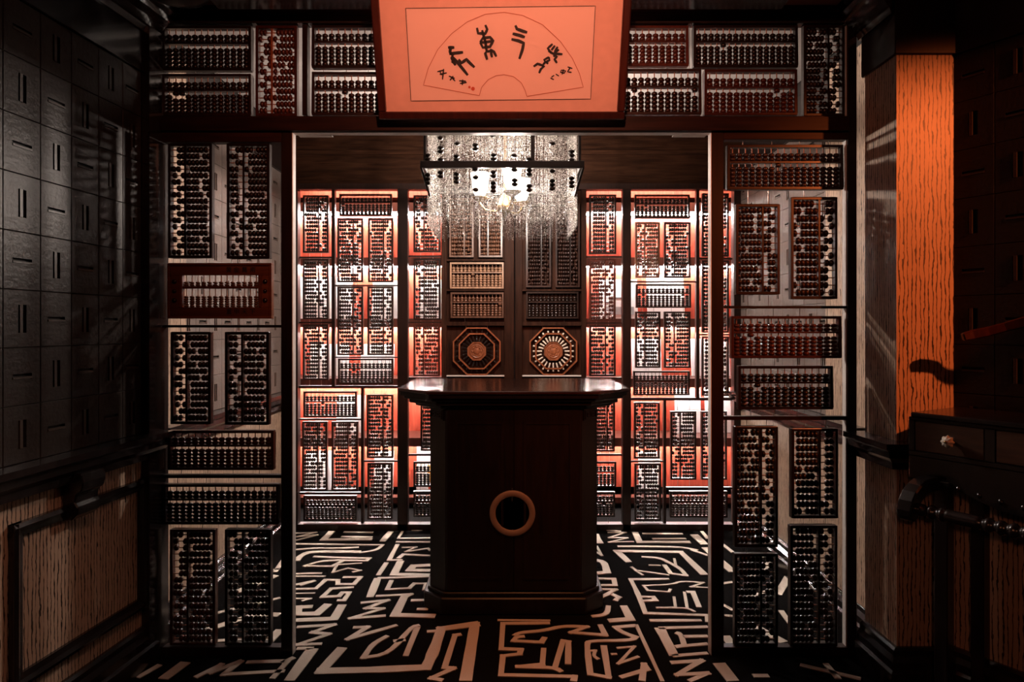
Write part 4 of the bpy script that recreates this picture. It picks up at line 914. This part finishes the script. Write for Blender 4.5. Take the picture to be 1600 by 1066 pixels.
for xa, xb in ((0.0,0.022),(0.252,0.284),(0.506,0.538),(0.79,LEN)): wb('front_stile', xa, xb, -0.002, 0.006, 0.972, 1.083)
M['drawer'] = wood('drawer_wood', (0.055,0.022,0.012), (0.10,0.042,0.022), 0.4, axis='x', coat=0.1)
for i, (xa, xb) in enumerate(((0.024,0.250),(0.286,0.504),(0.540,0.788))):
    d = wb('drawer', xa, xb, -0.001, 0.012, 0.975, 1.080, 'drawer')
    xc = xa + (xb-xa)*0.55; rings = []
    for r, h, lob in ((0.006,0.0,0),(0.006,-0.012,0),(0.015,-0.017,0.10),(0.0205,-0.025,0.14),(0.018,-0.034,0.12),(0.009,-0.039,0.06),(0.004,-0.040,0)):
        rings.append([(xc + r*(1+lob*math.cos(8*a_))*math.cos(a_), -0.001 + h, 1.025 + r*(1+lob*math.cos(8*a_))*math.sin(a_)) for a_ in [k*math.pi/16 for k in range(32)]])
    kn = MB().loft(rings, True, True).build('ceramic_knob', M['ivory'], d)
    MB().lathe([(0.0055,-0.039),(0.005,-0.043),(0.0005,-0.044)], (xc,-0.001,1.025), 'y', 10).build('knob_screw', M['brass'], kn)
ap = MB(); pr = [(0.0,0.955),(0.0,0.872),(0.10,0.872),(0.15,0.865),(0.22,0.838),(0.30,0.815),(0.43,0.806),(0.56,0.815),(0.64,0.838),(0.71,0.865),(0.76,0.872),(LEN,0.872),(LEN,0.955)]
ap.prism_y([(x, z) for x, z in reversed(pr)], 0.0, 0.02).build('apron', M['black'], ws, bevel=0.002)
cv = MB()
for k in range(9): cv.lathe([(0.010,0.0),(0.008,-0.004),(0.0005,-0.005)], (0.17+0.065*k, 0.0, 0.872-0.032*math.sin(math.pi*(0.1+0.1*k))), 'y', 8)
cv.build('carving', M['black'], ws)
for xa in (0.088, LEN-0.115):
    for ya in (0.0, DEP-0.06): wb('leg', xa, xa+0.046, ya, ya+0.046, 0.0, 0.90, 'black', bev=0.003)
    for ya in (0.0,): wb('leg_cap', xa-0.012, xa+0.058, ya-0.012, ya+0.056, 0.862, 0.880, 'black')
# scroll arms with a turned towel bar
for xa in (0.055, LEN-0.11):
    path = [(0.01,0.866),(-0.03,0.868),(-0.07,0.864),(-0.10,0.853),(-0.125,0.836),(-0.142,0.814),(-0.149,0.790),(-0.148,0.772),(-0.145,0.762),(-0.143,0.757)]; wd_ = [0.046,0.048,0.049,0.050,0.052,0.055,0.056,0.050,0.034,0.012]; rings = []
    for i, (yy, zz) in enumerate(path):
        q, p_ = path[min(i+1,9)], path[max(i-1,0)]; ty, tz = q[0]-p_[0], q[1]-p_[1]; l = math.hypot(ty,tz); ny, nz = -tz/l, ty/l; h = wd_[i]/2
        rings.append([(xa,yy+ny*h,zz+nz*h),(xa+0.052,yy+ny*h,zz+nz*h),(xa+0.052,yy-ny*h,zz-nz*h),(xa,yy-ny*h,zz-nz*h)])
    MB().loft(rings).build('scroll_arm', M['black'], ws, bevel=0.005)
tb = []; x = 0.085
while x < LEN-0.09:
    ph = (x-0.085)/(LEN-0.175)
    r = 0.020 + 0.0045*math.sin(x*180) if (0.05 < ph < 0.16 or 0.30 < ph < 0.70 or 0.84 < ph < 0.95) else 0.0215
    tb.append((r, x)); x += 0.006
MB().lathe(tb, (0,-0.125,0.795), 'x', 12).build('towel_bar', M['black'], ws)
# a curved wooden arm fixed to the slanting wall
rt = WR.p(0.42, 0, 0); root_z = 1.50
st = thing('wall_arm', 'curved red wooden arm fixed to the dark slanting wall at right', 'arm', (rt.x, rt.y, root_z))
q0 = WR.p(0.42, 0.004, root_z); q1 = WR.p(0.42, 0.02, root_z)
MB().loft([[q0 + WR.e*0.03*math.cos(a_) + Vector((0,0,0.045*math.sin(a_))) - st.location for a_ in [k*math.pi/8 for k in range(16)]], [q1 + WR.e*0.026*math.cos(a_) + Vector((0,0,0.04*math.sin(a_))) - st.location for a_ in [k*math.pi/8 for k in range(16)]]]).build('wall_plate', M['dark'], st)
pth = [P(1504, 527, 2.53), P(1520, 523, 2.525), P(1545, 518, 2.505), P(1572, 511, 2.475), P(1602, 503, 2.43), P(1640, 494, 2.385), WR.p(0.42, 0.015, root_z)]
pth = [p - st.location for p in pth]; npt = len(pth)
rings = []
for i, p in enumerate(pth):
    t_ = (pth[min(i+1,npt-1)] - pth[max(i-1,0)]).normalized(); sd = t_.cross(Vector((0,0,1))).normalized(); up = sd.cross(t_); h = (0.014,0.018,0.0175,0.017,0.019,0.019,0.02)[i]
    rings.append([p+up*h+sd*0.012, p+up*h-sd*0.012, p-up*h-sd*0.012, p-up*h+sd*0.012])
MB().loft(rings).build('curved_arm', M['red'], st, bevel=0.004)
